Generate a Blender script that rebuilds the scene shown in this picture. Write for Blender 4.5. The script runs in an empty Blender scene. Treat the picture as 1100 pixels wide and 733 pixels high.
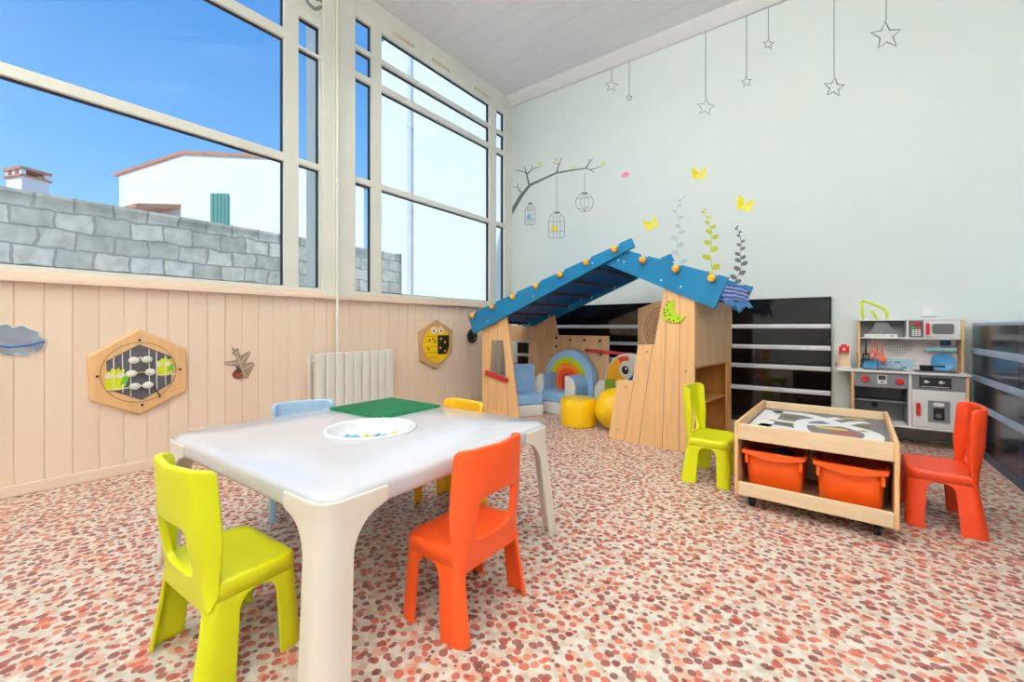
import bpy, bmesh, math, random
from mathutils import Vector, Matrix
random.seed(7)
PI = math.pi
scene = bpy.context.scene
COL = scene.collection
R = math.radians

# ------------------------------------------------------------------ camera
F0, CX, CH, YAW, HZ = 455.0, 3.55, .92, R(36.77), 352.0
cam_d = bpy.data.cameras.new('camera')
cam = bpy.data.objects.new('camera', cam_d); COL.objects.link(cam)
cam.location = (CX, 0, CH); cam.rotation_euler = (PI/2, 0, YAW)
cam_d.sensor_width = 36; cam_d.lens = F0/1100*36
cam_d.shift_y = -(366.5-HZ)/1100 * -1 * -1
cam_d.clip_start = .02; cam_d.clip_end = 300
scene.camera = cam
def ray(px):
    u = (px-550)/F0
    return -math.sin(YAW)+u*math.cos(YAW), math.cos(YAW)+u*math.sin(YAW)
def at_back(px, py, Y=4.75):            # a photo point on a plane parallel to the back wall
    a, b = ray(px); t = Y/b
    return CX+t*a, CH-(py-HZ)/F0*t
def at_left(px, py, X=0.0):             # a photo point on a plane parallel to the left wall
    a, b = ray(px); t = (X-CX)/a
    return t*b, CH-(py-HZ)/F0*t

# ------------------------------------------------------------------ materials
def lin(r, g, b):
    f = lambda v: (v/255/12.92) if v/255 <= .04045 else ((v/255+.055)/1.055)**2.4
    return (f(r), f(g), f(b), 1)
def mat(name, rgb, rough=.5, metal=0, var=.06, scale=6, spec=.5, coat=0, stretch=None, emit=0, bump=0):
    m = bpy.data.materials.new(name); m.use_nodes = True
    n, l = m.node_tree.nodes, m.node_tree.links
    p = n['Principled BSDF']; c = lin(*rgb)
    p.inputs['Roughness'].default_value = rough; p.inputs['Metallic'].default_value = metal
    p.inputs['Specular IOR Level'].default_value = spec
    p.inputs['Coat Weight'].default_value = coat
    tc = n.new('ShaderNodeTexCoord'); mp = n.new('ShaderNodeMapping'); nz = n.new('ShaderNodeTexNoise')
    if stretch: mp.inputs['Scale'].default_value = stretch
    nz.inputs['Scale'].default_value = scale; nz.inputs['Detail'].default_value = 4
    l.new(tc.outputs['Object'], mp.inputs['Vector']); l.new(mp.outputs['Vector'], nz.inputs['Vector'])
    rp = n.new('ShaderNodeValToRGB')
    rp.color_ramp.elements[0].position = .3; rp.color_ramp.elements[1].position = .7
    rp.color_ramp.elements[0].color = tuple(min(1, v*(1-var)) for v in c[:3])+(1,)
    rp.color_ramp.elements[1].color = tuple(min(1, v*(1+var)) for v in c[:3])+(1,)
    l.new(nz.outputs['Fac'], rp.inputs['Fac']); l.new(rp.outputs['Color'], p.inputs['Base Color'])
    if emit:
        l.new(rp.outputs['Color'], p.inputs['Emission Color']); p.inputs['Emission Strength'].default_value = emit
    if bump:
        b = n.new('ShaderNodeBump'); b.inputs['Strength'].default_value = bump; b.inputs['Distance'].default_value = .01
        l.new(nz.outputs['Fac'], b.inputs['Height']); l.new(b.outputs['Normal'], p.inputs['Normal'])
    return m
M = {}
def mk(k, *a, **kw): M[k] = mat(k, *a, **kw)
mk('wall_paint', (226, 236, 232), .85, var=.015, scale=2)
mk('ceiling_paint', (236, 236, 235), .8, var=.02, scale=9)
mk('frame_white', (238, 238, 226), .4, var=.02)
mk('gasket', (28, 32, 38), .6)
mk('radiator_white', (240, 238, 230), .35, var=.01)
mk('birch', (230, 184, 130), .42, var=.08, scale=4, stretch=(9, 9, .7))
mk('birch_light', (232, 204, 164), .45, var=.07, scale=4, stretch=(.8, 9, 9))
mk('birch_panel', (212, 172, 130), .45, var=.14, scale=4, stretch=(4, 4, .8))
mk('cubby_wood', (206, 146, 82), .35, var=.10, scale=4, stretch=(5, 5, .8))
mk('groove', (150, 104, 66), .8)
mk('blue_roof', (0, 112, 160), .4, var=.06, scale=3)
mk('blue_slat', (0, 84, 158), .45, var=.06)
mk('rung_brown', (70, 52, 46), .8, spec=.2)
mk('knob_orange', (246, 172, 30), .35)
mk('red_paint', (178, 32, 34), .4)
mk('red_bright', (214, 30, 36), .35)
mk('lime_plastic', (220, 224, 10), .38, var=.02)
mk('orange_plastic', (240, 84, 22), .38, var=.02)
mk('red_orange_plastic', (228, 70, 28), .4, var=.02)
mk('yellow_plastic', (248, 186, 14), .38, var=.02)
mk('pale_blue_plastic', (176, 208, 236), .4, var=.02)
mk('bin_orange', (238, 88, 10), .35, var=.03)
mk('table_top', (214, 215, 219), .16, var=.015, coat=.3)
mk('table_cream', (240, 232, 216), .35, var=.02)
mk('bowl_white', (240, 243, 243), .25, var=.01)
mk('plate_green', (0, 118, 72), .4, var=.04)
mk('brick_blue', (0, 164, 214), .3); mk('brick_yellow', (246, 200, 20), .3)
mk('vinyl_yellow', (246, 198, 8), .33, var=.04, scale=14)
mk('vinyl_blue', (134, 174, 216), .38, var=.04, scale=12)
mk('vinyl_sky', (150, 190, 232), .38, var=.04, scale=12)
mk('vinyl_white', (226, 224, 218), .4, var=.03, scale=12)
mk('vinyl_lime', (172, 196, 22), .4); mk('vinyl_green', (128, 166, 40), .4)
mk('vinyl_orange', (226, 118, 24), .4); mk('vinyl_redorange', (216, 66, 26), .4); mk('vinyl_red', (160, 30, 34), .4)
mk('vinyl_amber', (236, 168, 24), .4); mk('vinyl_navy', (24, 70, 160), .4)
mk('black_plastic', (24, 24, 26), .45); mk('black_rubber', (20, 20, 20), .7)
mk('rail_white', (225, 226, 230), .35, var=.02)
mk('kitchen_white', (236, 236, 234), .45, var=.01)
mk('kitchen_grey', (124, 126, 130), .5, var=.03); mk('kitchen_dark', (92, 94, 98), .55)
mk('kitchen_mid', (158, 160, 162), .5); mk('kitchen_pink', (236, 226, 222), .5, var=.01)
mk('tile_blue', (78, 144, 200), .4); mk('tile_pale', (168, 208, 228), .4); mk('teal_pale', (150, 202, 214), .45)
mk('toy_blue', (74, 156, 214), .4); mk('toy_navy', (40, 96, 156), .4); mk('toy_coral', (232, 110, 84), .45)
mk('green_key', (70, 170, 80), .4)
mk('sticker_grey', (108, 114, 116), .7); mk('sticker_pale', (200, 212, 214), .7); mk('sticker_mid', (140, 146, 144), .7)
mk('sticker_leaf', (196, 200, 40), .7); mk('sticker_yellow', (244, 222, 30), .7, var=.12, scale=20)
mk('sticker_pink', (240, 160, 184), .7); mk('sticker_blue', (130, 186, 232), .7); mk('sticker_lemon', (222, 228, 110), .7)
mk('sticker_wing', (246, 238, 96), .7)
mk('leaf_neon', (212, 226, 20), .5)
mk('moon_lime', (170, 204, 20), .45)
mk('abacus_grey', (88, 86, 92), .5); mk('bead_white', (240, 238, 230), .35); mk('bird_yellow', (214, 222, 10), .45); mk('bird_green', (120, 190, 50), .45)
mk('hive_wood', (200, 160, 112), .5, var=.08, scale=6, stretch=(1, 10, 1))
mk('bee_yellow', (246, 204, 10), .45)
mk('leaf_taupe', (160, 138, 116), .7, var=.08, scale=30); mk('acorn_brown', (140, 66, 38), .6); mk('acorn_dark', (84, 50, 36), .7)
mk('cream_line', (226, 212, 190), .7)
mk('cloth_blue', (70, 130, 196), .8)
mk('road_white', (232, 234, 234), .5, var=.01); mk('road_grey', (112, 108, 112), .6, var=.05)
mk('map_yellow', (206, 184, 70), .6); mk('map_red', (150, 76, 72), .6); mk('map_blue', (70, 96, 160), .6); mk('map_olive', (96, 96, 60), .6)
mk('house_white', (244, 244, 242), .9, var=.01); mk('roof_tile', (206, 146, 112), .85, var=.14, scale=9)
mk('shutter_green', (92, 156, 140), .6); mk('stone_dark', (110, 108, 108), .9, var=.3, scale=7)
mk('neighbour_white', (232, 240, 248), .9, var=.015, scale=1)
mk('drain_pipe', (214, 222, 222), .6); mk('courtyard', (220, 214, 204), .9, var=.1)
mk('switch_white', (240, 242, 242), .4)
mk('object_pale', (196, 204, 212), .5); mk('object_slate', (62, 74, 92), .6); mk('cap_blue', (170, 190, 214), .4)
mk('interior_dark', (74, 82, 96), .7); mk('castor_grey', (70, 70, 72), .5)
mk('fill_wash', (255, 252, 246), .6, var=0, emit=19)  # glow of the unseen tilted panels added to light the back wall
mk('fill_down', (255, 252, 246), .6, var=0, emit=3.4)  # downward glow of the added hanging fill panels
mk('fill_up', (255, 252, 248), .6, var=0, emit=27)  # upward glow of the added hanging panels, brightens the ceiling
mk('vent_beige', (222, 206, 178), .6)

def mirror_mat():
    m = mat('cloud_mirror', (150, 160, 172), .25, metal=.2, var=.25, scale=7, stretch=(1, 1, 2.2)); return m
M['cloud_mirror'] = mirror_mat()

def glass_mat(name, refl, tint=(1, 1, 1, 1), rough=0.0):
    m = bpy.data.materials.new(name); m.use_nodes = True
    n, l = m.node_tree.nodes, m.node_tree.links; n.clear()
    o = n.new('ShaderNodeOutputMaterial'); mx = n.new('ShaderNodeMixShader')
    t = n.new('ShaderNodeBsdfTransparent'); t.inputs['Color'].default_value = tint
    g = n.new('ShaderNodeBsdfGlossy'); g.inputs['Roughness'].default_value = rough
    ge = n.new('ShaderNodeNewGeometry'); dt = n.new('ShaderNodeVectorMath'); dt.operation = 'DOT_PRODUCT'
    l.new(ge.outputs['Incoming'], dt.inputs[0]); l.new(ge.outputs['Normal'], dt.inputs[1])
    def math_(op, a, c=None):
        q = n.new('ShaderNodeMath'); q.operation = op
        l.new(a, q.inputs[0])
        if c is not None: q.inputs[1].default_value = c
        return q.outputs[0]
    k = math_('ABSOLUTE', dt.outputs['Value']); k = math_('MULTIPLY', k, -1); k = math_('ADD', k, 1); k = math_('POWER', k, 5)   # Schlick, the same from both sides of the pane
    k = math_('MULTIPLY', k, 1-refl); k = math_('ADD', k, refl)
    l.new(k, mx.inputs[0]); l.new(t.outputs[0], mx.inputs[1]); l.new(g.outputs[0], mx.inputs[2])
    l.new(mx.outputs[0], o.inputs[0]); return m
M['glass'] = glass_mat('glass', .035)
M['smoked_glass'] = glass_mat('smoked_glass', .02, (.62, .66, .72, 1), .14)
M['black_glass'] = mat('black_glass', (14, 12, 12), .06, var=.2, spec=.5, scale=3)
M['oven_glass'] = mat('oven_glass', (40, 40, 42), .15)

def floor_mat():
    m = bpy.data.materials.new('pebble_vinyl'); m.use_nodes = True
    n, l = m.node_tree.nodes, m.node_tree.links; p = n['Principled BSDF']
    p.inputs['Roughness'].default_value = .42; p.inputs['Specular IOR Level'].default_value = .35
    tc = n.new('ShaderNodeTexCoord')
    nz = n.new('ShaderNodeTexNoise'); nz.inputs['Scale'].default_value = 30; nz.inputs['Detail'].default_value = 3
    l.new(tc.outputs['Object'], nz.inputs['Vector'])
    base = n.new('ShaderNodeValToRGB'); base.color_ramp.elements[0].color = lin(190, 178, 158); base.color_ramp.elements[1].color = lin(218, 214, 203)
    base.color_ramp.elements[0].position = .32; base.color_ramp.elements[1].position = .6
    l.new(nz.outputs['Fac'], base.inputs['Fac']); cur = base.outputs['Color']
    def layer(scale, off, r0, r1, cols, cur, opac):
        mp = n.new('ShaderNodeMapping'); mp.inputs['Location'].default_value = off
        mp.inputs['Rotation'].default_value = (0, 0, off[0])
        mp.inputs['Scale'].default_value = (1, 1.08, 1)
        wn = n.new('ShaderNodeTexNoise'); wn.inputs['Scale'].default_value = 16
        l.new(tc.outputs['Object'], wn.inputs['Vector'])
        ad = n.new('ShaderNodeMix'); ad.data_type = 'VECTOR'; ad.inputs['Factor'].default_value = .018
        l.new(tc.outputs['Object'], ad.inputs[4]); l.new(wn.outputs['Color'], ad.inputs[5])
        l.new(ad.outputs[1], mp.inputs['Vector'])
        v = n.new('ShaderNodeTexVoronoi'); v.voronoi_dimensions = '2D'; v.inputs['Scale'].default_value = scale
        v.inputs['Randomness'].default_value = .85
        l.new(mp.outputs['Vector'], v.inputs['Vector'])
        sp = n.new('ShaderNodeSeparateColor'); l.new(v.outputs['Color'], sp.inputs[0])
        rad = n.new('ShaderNodeMapRange'); rad.inputs['To Min'].default_value = r0; rad.inputs['To Max'].default_value = r1
        l.new(sp.outputs['Green'], rad.inputs['Value'])
        sub = n.new('ShaderNodeMath'); sub.operation = 'SUBTRACT'
        l.new(rad.outputs[0], sub.inputs[0]); l.new(v.outputs['Distance'], sub.inputs[1])
        edge = n.new('ShaderNodeMapRange'); edge.inputs['From Min'].default_value = 0; edge.inputs['From Max'].default_value = .07
        edge.inputs['To Max'].default_value = opac
        l.new(sub.outputs[0], edge.inputs['Value'])
        cr = n.new('ShaderNodeValToRGB'); cr.color_ramp.interpolation = 'CONSTANT'
        e = cr.color_ramp.elements
        while len(e) < len(cols): e.new(.5)
        for i, c_ in enumerate(cols):
            e[i].position = i/len(cols); e[i].color = lin(*c_)
        l.new(sp.outputs['Red'], cr.inputs['Fac'])
        mx = n.new('ShaderNodeMix'); mx.data_type = 'RGBA'
        l.new(edge.outputs[0], mx.inputs['Factor']); l.new(cur, mx.inputs[6]); l.new(cr.outputs['Color'], mx.inputs[7])
        return mx.outputs[2]
    cur = layer(27, (3.1, 1.7, 0), .30, .52, [(222, 204, 184), (206, 160, 136), (196, 186, 164), (212, 146, 118), (228, 218, 202)], cur, .72)
    cur = layer(29, (.4, 5.2, 0), .22, .46, [(146, 62, 50), (190, 88, 66), (112, 50, 44), (206, 122, 98), (170, 76, 62), (138, 72, 60)], cur, .9)
    cur = layer(25, (7.9, 2.6, 0), .0, .40, [(108, 44, 40), (158, 60, 46), (196, 94, 70), (126, 52, 46)], cur, .88)
    l.new(cur, p.inputs['Base Color']); return m
M['pebble_vinyl'] = floor_mat()

def peach_mat():
    m = bpy.data.materials.new('peach_boards'); m.use_nodes = True
    n, l = m.node_tree.nodes, m.node_tree.links; p = n['Principled BSDF']
    p.inputs['Roughness'].default_value = .45
    tc = n.new('ShaderNodeTexCoord'); sx = n.new('ShaderNodeSeparateXYZ'); l.new(tc.outputs['Object'], sx.inputs[0])
    mu = n.new('ShaderNodeMath'); mu.operation = 'MULTIPLY'; mu.inputs[1].default_value = 1/.112; l.new(sx.outputs['Y'], mu.inputs[0])
    fl = n.new('ShaderNodeMath'); fl.operation = 'FLOOR'; l.new(mu.outputs[0], fl.inputs[0])
    wn = n.new('ShaderNodeTexWhiteNoise'); wn.noise_dimensions = '1D'; l.new(fl.outputs[0], wn.inputs['W'])
    rp = n.new('ShaderNodeValToRGB'); rp.color_ramp.elements[0].color = lin(246, 222, 199); rp.color_ramp.elements[1].color = lin(250, 228, 206)
    l.new(wn.outputs['Value'], rp.inputs['Fac']); l.new(rp.outputs['Color'], p.inputs['Base Color']); return m
M['peach_boards'] = peach_mat()
mk('peach_trim', (247, 224, 202), .45, var=.01)

def stone_mat():
    m = bpy.data.materials.new('stone_blocks'); m.use_nodes = True
    n, l = m.node_tree.nodes, m.node_tree.links; p = n['Principled BSDF']; p.inputs['Roughness'].default_value = .95
    tc = n.new('ShaderNodeTexCoord'); sx = n.new('ShaderNodeSeparateXYZ'); l.new(tc.outputs['Object'], sx.inputs[0])
    cb = n.new('ShaderNodeCombineXYZ'); l.new(sx.outputs['Y'], cb.inputs[0]); l.new(sx.outputs['Z'], cb.inputs[1])
    nz = n.new('ShaderNodeTexNoise'); nz.inputs['Scale'].default_value = 4; nz.inputs['Detail'].default_value = 5
    l.new(tc.outputs['Object'], nz.inputs['Vector'])
    ad = n.new('ShaderNodeMix'); ad.data_type = 'VECTOR'; ad.inputs['Factor'].default_value = .11
    l.new(cb.outputs[0], ad.inputs[4]); l.new(nz.outputs['Color'], ad.inputs[5])
    br = n.new('ShaderNodeTexBrick'); br.inputs['Scale'].default_value = 1; br.inputs['Brick Width'].default_value = .27
    br.inputs['Row Height'].default_value = .18; br.inputs['Mortar Size'].default_value = .012; br.inputs['Mortar Smooth'].default_value = .3
    br.inputs['Color1'].default_value = lin(232, 232, 220); br.inputs['Color2'].default_value = lin(188, 192, 182); br.inputs['Mortar'].default_value = lin(168, 170, 160)
    l.new(ad.outputs[1], br.inputs['Vector'])
    n2 = n.new('ShaderNodeTexNoise'); n2.inputs['Scale'].default_value = 7; n2.inputs['Detail'].default_value = 6
    l.new(tc.outputs['Object'], n2.inputs['Vector'])
    rp = n.new('ShaderNodeValToRGB'); rp.color_ramp.elements[0].color = (.74, .76, .74, 1); rp.color_ramp.elements[1].color = (1.1, 1.1, 1.1, 1)
    rp.color_ramp.elements[0].position = .3; rp.color_ramp.elements[1].position = .65
    l.new(n2.outputs['Fac'], rp.inputs['Fac'])
    mx = n.new('ShaderNodeMix'); mx.data_type = 'RGBA'; mx.blend_type = 'MULTIPLY'; mx.inputs['Factor'].default_value = 1
    l.new(br.outputs['Color'], mx.inputs[6]); l.new(rp.outputs['Color'], mx.inputs[7]); l.new(mx.outputs[2], p.inputs['Base Color'])
    bp = n.new('ShaderNodeBump'); bp.inputs['Strength'].default_value = .7; bp.inputs['Distance'].default_value = .03
    l.new(mx.outputs[2], bp.inputs['Height']); l.new(bp.outputs['Normal'], p.inputs['Normal']); return m
M['stone_blocks'] = stone_mat()

def chevron_mat():
    m = bpy.data.materials.new('chevron_cloth'); m.use_nodes = True
    n, l = m.node_tree.nodes, m.node_tree.links; p = n['Principled BSDF']; p.inputs['Roughness'].default_value = .9
    uv = n.new('ShaderNodeUVMap'); w = n.new('ShaderNodeTexWave'); w.bands_direction = 'Y'
    w.inputs['Scale'].default_value = 2.4; w.inputs['Distortion'].default_value = 1.2; w.inputs['Detail'].default_value = 0; w.inputs['Detail Scale'].default_value = 1.2
    l.new(uv.outputs[0], w.inputs['Vector'])
    rp = n.new('ShaderNodeValToRGB'); rp.color_ramp.interpolation = 'CONSTANT'
    rp.color_ramp.elements[0].color = lin(50, 84, 160); rp.color_ramp.elements[1].position = .5; rp.color_ramp.elements[1].color = lin(168, 178, 222)
    l.new(w.outputs['Fac'], rp.inputs['Fac']); l.new(rp.outputs['Color'], p.inputs['Base Color']); return m
M['chevron_cloth'] = chevron_mat()

def ceiling_mat():
    m = mat('ceiling_boards', (226, 224, 221), .75, var=.02, scale=9)
    n, l = m.node_tree.nodes, m.node_tree.links; p = n['Principled BSDF']
    tc = n.new('ShaderNodeTexCoord'); mp = n.new('ShaderNodeMapping'); mp.inputs['Rotation'].default_value = (0, 0, 0)
    br = n.new('ShaderNodeTexBrick'); br.inputs['Scale'].default_value = 1; br.inputs['Brick Width'].default_value = .6; br.inputs['Row Height'].default_value = .1
    br.inputs['Mortar Size'].default_value = .005
    br.inputs['Color1'].default_value = lin(249, 249, 248); br.inputs['Color2'].default_value = lin(245, 245, 244); br.inputs['Mortar'].default_value = lin(254, 254, 253)
    l.new(tc.outputs['Object'], br.inputs['Vector']); l.new(br.outputs['Color'], p.inputs['Base Color']); return m
M['ceiling_boards'] = ceiling_mat()

# ------------------------------------------------------------------ mesh builder
XZ = lambda y: Matrix(((1, 0, 0, 0), (0, 0, 1, y), (0, 1, 0, 0), (0, 0, 0, 1)))      # (a,b,c) -> (a, y+c, b)
YZ = lambda x: Matrix(((0, 0, 1, x), (1, 0, 0, 0), (0, 1, 0, 0), (0, 0, 0, 1)))      # (a,b,c) -> (x+c, a, b)
XY = lambda z: Matrix.Translation((0, 0, z))
class MB:
    def __init__(s): s.bm = bmesh.new(); s.mats = []; s.cur = 0; s.uv = None
    def m(s, k):
        if k not in s.mats: s.mats.append(k)
        s.cur = s.mats.index(k); return s
    def _f(s, faces):
        for f in faces: f.material_index = s.cur
    def box(s, a, b, rot=None, about=None):
        x0, y0, z0 = (min(p, q) for p, q in zip(a, b)); x1, y1, z1 = (max(p, q) for p, q in zip(a, b))
        v = [s.bm.verts.new((x, y, z)) for x in (x0, x1) for y in (y0, y1) for z in (z0, z1)]
        if rot:
            c = Vector(about) if about else Vector(((x0+x1)/2, (y0+y1)/2, (z0+z1)/2))
            for q in v: q.co = c + rot @ (q.co-c)
        s._f([s.bm.faces.new([v[i] for i in t]) for t in ((0, 1, 3, 2), (4, 6, 7, 5), (0, 4, 5, 1), (2, 3, 7, 6), (0, 2, 6, 4), (1, 5, 7, 3))])
        return s
    def prism(s, loops, depth, T=None):
        if loops and not isinstance(loops[0][0], (tuple, list, Vector)): loops = [loops]
        T = T or Matrix.Identity(4)
        es = []; allv = []
        for lp in loops:
            v = [s.bm.verts.new(T @ Vector((p[0], p[1], 0))) for p in lp]; allv += v
            es += [s.bm.edges.new((v[i], v[(i+1) % len(v)])) for i in range(len(v))]
        g = bmesh.ops.triangle_fill(s.bm, use_beauty=True, use_dissolve=True, edges=es)
        fs = [f for f in g['geom'] if isinstance(f, bmesh.types.BMFace)]
        e = bmesh.ops.extrude_face_region(s.bm, geom=fs)
        nv = [q for q in e['geom'] if isinstance(q, bmesh.types.BMVert)]
        d = (T.to_3x3() @ Vector((0, 0, 1)))*depth
        for q in nv: q.co += d
        nf = [q for q in e['geom'] if isinstance(q, bmesh.types.BMFace)]
        side = {f for q in nv for f in q.link_faces}
        s._f(set(fs) | set(nf) | side); return s
    def grid(s, fn, nu, nv, cu=False, cv=False, uv=False):
        V = [[s.bm.verts.new(fn(i/(nu if cu else nu-1), j/(nv if cv else nv-1))) for j in range(nv)] for i in range(nu)]
        if uv and s.uv is None: s.uv = s.bm.loops.layers.uv.new('UVMap')
        for i in range(nu if cu else nu-1):
            for j in range(nv if cv else nv-1):
                ii, jj = (i+1) % nu, (j+1) % nv
                f = s.bm.faces.new((V[i][j], V[ii][j], V[ii][jj], V[i][jj])); f.material_index = s.cur
                if uv:
                    for lo, (a, b) in zip(f.loops, ((i, j), (i+1, j), (i+1, j+1), (i, j+1))): lo[s.uv].uv = (a/(nu-1), b/(nv-1))
        return V
    def cap(s, vs):
        f = s.bm.faces.new(vs); f.material_index = s.cur
    def lathe(s, prof, seg=32, T=None, capped=True):
        T = T or Matrix.Identity(4)
        V = s.grid(lambda a, b: T @ Vector((prof[round(b*(len(prof)-1))][0]*math.cos(2*PI*a), prof[round(b*(len(prof)-1))][0]*math.sin(2*PI*a), prof[round(b*(len(prof)-1))][1])), seg, len(prof), cu=True)
        if capped:
            s.cap([r[0] for r in V][::-1]); s.cap([r[-1] for r in V])
        return s
    def cyl(s, p, q, r, r2=None, seg=16):
        p, q = Vector(p), Vector(q); d = q-p
        T = Matrix.Translation(p) @ d.to_track_quat('Z', 'Y').to_matrix().to_4x4()
        return s.lathe([(r, 0), (r if r2 is None else r2, d.length)], seg, T)
    def tube(s, pts, r, seg=8, closed=False):
        pts = [Vector(p) for p in pts]; n = len(pts); rs = r if isinstance(r, (list, tuple)) else [r]*n
        V = []; up = None
        for i, p in enumerate(pts):
            if closed: t = pts[(i+1) % n]-pts[i-1]
            else: t = pts[min(i+1, n-1)]-pts[max(i-1, 0)]
            t.normalize()
            if up is None:
                up = Vector((0, 0, 1)) if abs(t.z) < .9 else Vector((0, 1, 0))
            a = up - t*up.dot(t)
            if a.length < 1e-4: a = t.orthogonal()
            a.normalize(); b = t.cross(a); up = a
            V.append([s.bm.verts.new(p+a*rs[i]*math.cos(2*PI*k/seg)+b*rs[i]*math.sin(2*PI*k/seg)) for k in range(seg)])
        for i in range(n if closed else n-1):
            j = (i+1) % n
            for k in range(seg):
                f = s.bm.faces.new((V[i][k], V[i][(k+1) % seg], V[j][(k+1) % seg], V[j][k])); f.material_index = s.cur
        if not closed: s.cap(V[0][::-1]); s.cap(V[-1])
        return s
    def ball(s, c, r, sc=(1, 1, 1), u=20, v=12):
        g = bmesh.ops.create_uvsphere(s.bm, u_segments=u, v_segments=v, radius=r, matrix=Matrix.Translation(c) @ Matrix.Diagonal((*sc, 1)))
        s._f({f for q in g['verts'] for f in q.link_faces}); return s
    def build(s, name, material=None, parent=None, bevel=0, solid=0, sub=0, seg=2, local=False, angle=35, soff=-1):
        bmesh.ops.recalc_face_normals(s.bm, faces=s.bm.faces[:])
        me = bpy.data.meshes.new(name); s.bm.to_mesh(me); s.bm.free()
        for k in (s.mats or [material]): me.materials.append(M[k])
        me.shade_smooth(); me.set_sharp_from_angle(angle=R(angle))
        o = bpy.data.objects.new(name, me); COL.objects.link(o)
        if parent:
            o.parent = parent
            if not local:
                mw = world_of(parent); me.transform(mw.inverted())
        if solid:
            q = o.modifiers.new('thickness', 'SOLIDIFY'); q.thickness = solid; q.offset = soff
        if bevel:
            q = o.modifiers.new('bevel', 'BEVEL'); q.width = bevel; q.segments = seg; q.limit_method = 'ANGLE'; q.angle_limit = R(40)
        if sub:
            q = o.modifiers.new('smooth', 'SUBSURF'); q.levels = sub; q.render_levels = sub
        return o
def local_of(o): return Matrix.Translation(o.location) @ o.rotation_euler.to_matrix().to_4x4()
def world_of(o): return (world_of(o.parent) @ local_of(o)) if o.parent else local_of(o)
def tag(o, label, cat=None, group=None, kind=None):
    o['label'] = label
    if cat: o['category'] = cat
    if group: o['group'] = group
    if kind: o['kind'] = kind
    return o
def thing(name, label, cat, loc=(0, 0, 0), rz=0, group=None):
    o = bpy.data.objects.new(name, None); COL.objects.link(o); o.empty_display_size = .1
    o.location = loc; o.rotation_euler = (0, 0, rz)
    return tag(o, label, cat, group)
def struct(o, label, cat='room'):
    o['kind'] = 'structure'; return tag(o, label, cat)
def dup(root, loc, rz, label, group=None):
    r = root.copy(); COL.objects.link(r); r.location = loc; r.rotation_euler = (0, 0, rz); r['label'] = label
    if group: r['group'] = group
    for ch in list(root.children):
        c = ch.copy(); COL.objects.link(c); c.parent = r
        for g in list(ch.children):
            d = g.copy(); COL.objects.link(d); d.parent = c
    return r
def rrect(cx, cy, hx, hy, r, n=6):
    P = []
    for k, (sx, sy) in enumerate(((1, 1), (-1, 1), (-1, -1), (1, -1))):
        for i in range(n+1):
            a = PI/2*k + PI/2*i/n
            P.append((cx+sx*(hx-r)+r*math.cos(a), cy+sy*(hy-r)+r*math.sin(a)))
    return P
def circle(cx, cy, rx, ry=None, n=24, a0=0):
    return [(cx+rx*math.cos(a0+2*PI*i/n), cy+(ry or rx)*math.sin(a0+2*PI*i/n)) for i in range(n)]

def smooth(pts, closed=False, m_=6):
    out = []; n_ = len(pts)
    for i in range(n_ if closed else n_-1):
        p0, p1, p2, p3 = (Vector(pts[(i+k) % n_]) if closed else Vector(pts[min(max(i+k, 0), n_-1)]) for k in (-1, 0, 1, 2))
        for q in range(m_):
            u = q/m_; out.append(.5*((2*p1)+(-p0+p2)*u+(2*p0-5*p1+4*p2-p3)*u*u+(-p0+3*p1-3*p2+p3)*u**3))
    if not closed: out.append(Vector(pts[-1]))
    return out
# ------------------------------------------------------------------ room shell
RX, RY0, RY1, RZ = 6.8, -2.6, 4.75, 4.1
b = MB(); b.box((-.02, RY0-.1, -.1), (RX+.1, RY1+.1, 0)); struct(b.build('floor', 'pebble_vinyl'), 'vinyl floor covered in red and cream pebble dots', 'floor')
b = MB(); b.box((-.12, RY0-.1, RZ), (RX+.1, RY1+.1, RZ+.12)); struct(b.build('ceiling', 'ceiling_boards'), 'pale grey boarded ceiling', 'ceiling')
b = MB(); b.box((-.12, RY1, -.1), (RX+.1, RY1+.12, RZ)); struct(b.build('wall_back', 'wall_paint'), 'pale mint white back wall with stickers', 'wall')
b = MB(); b.box((-.12, RY0-.12, -.1), (RX+.1, RY0, RZ)); struct(b.build('wall_front', 'wall_paint'), 'plain pale wall at the near end of the room', 'wall')
b = MB()
for a, c in (((-.5), .9), (2.3, .9)): pass
wins = [(-1.9, -.5), (.0, 1.4), (1.9, 3.3)]
ys = [RY0]+[q for w in wins for q in w]+[RY1]
for i in range(0, len(ys), 2): b.box((RX, ys[i], -.1), (RX+.12, ys[i+1], RZ))
for w in wins: b.box((RX, w[0], -.1), (RX+.12, w[1], .9)); b.box((RX, w[0], 2.4), (RX+.12, w[1], RZ))
struct(b.build('wall_right', 'wall_paint'), 'pale wall with three windows opposite the glazed wall', 'wall')
for i, w in enumerate(wins):
    g = MB(); g.prism([[(w[0], .9), (w[1], .9), (w[1], 2.4), (w[0], 2.4)], [(w[0]+.06, .96), (w[0]+.06, 2.34), (w[1]-.06, 2.34), (w[1]-.06, .96)]], .06, YZ(RX+.02))
    g.box((RX+.02, (w[0]+w[1])/2-.03, .96), (RX+.08, (w[0]+w[1])/2+.03, 2.34))
    o = g.build('window_%d' % (i+3), 'frame_white'); struct(o, 'white framed window in the right hand wall', 'window')
    g = MB(); g.box((RX+.045, w[0]+.05, .95), (RX+.05, w[1]-.05, 2.35)); g.build('pane', 'glass', o)
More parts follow.
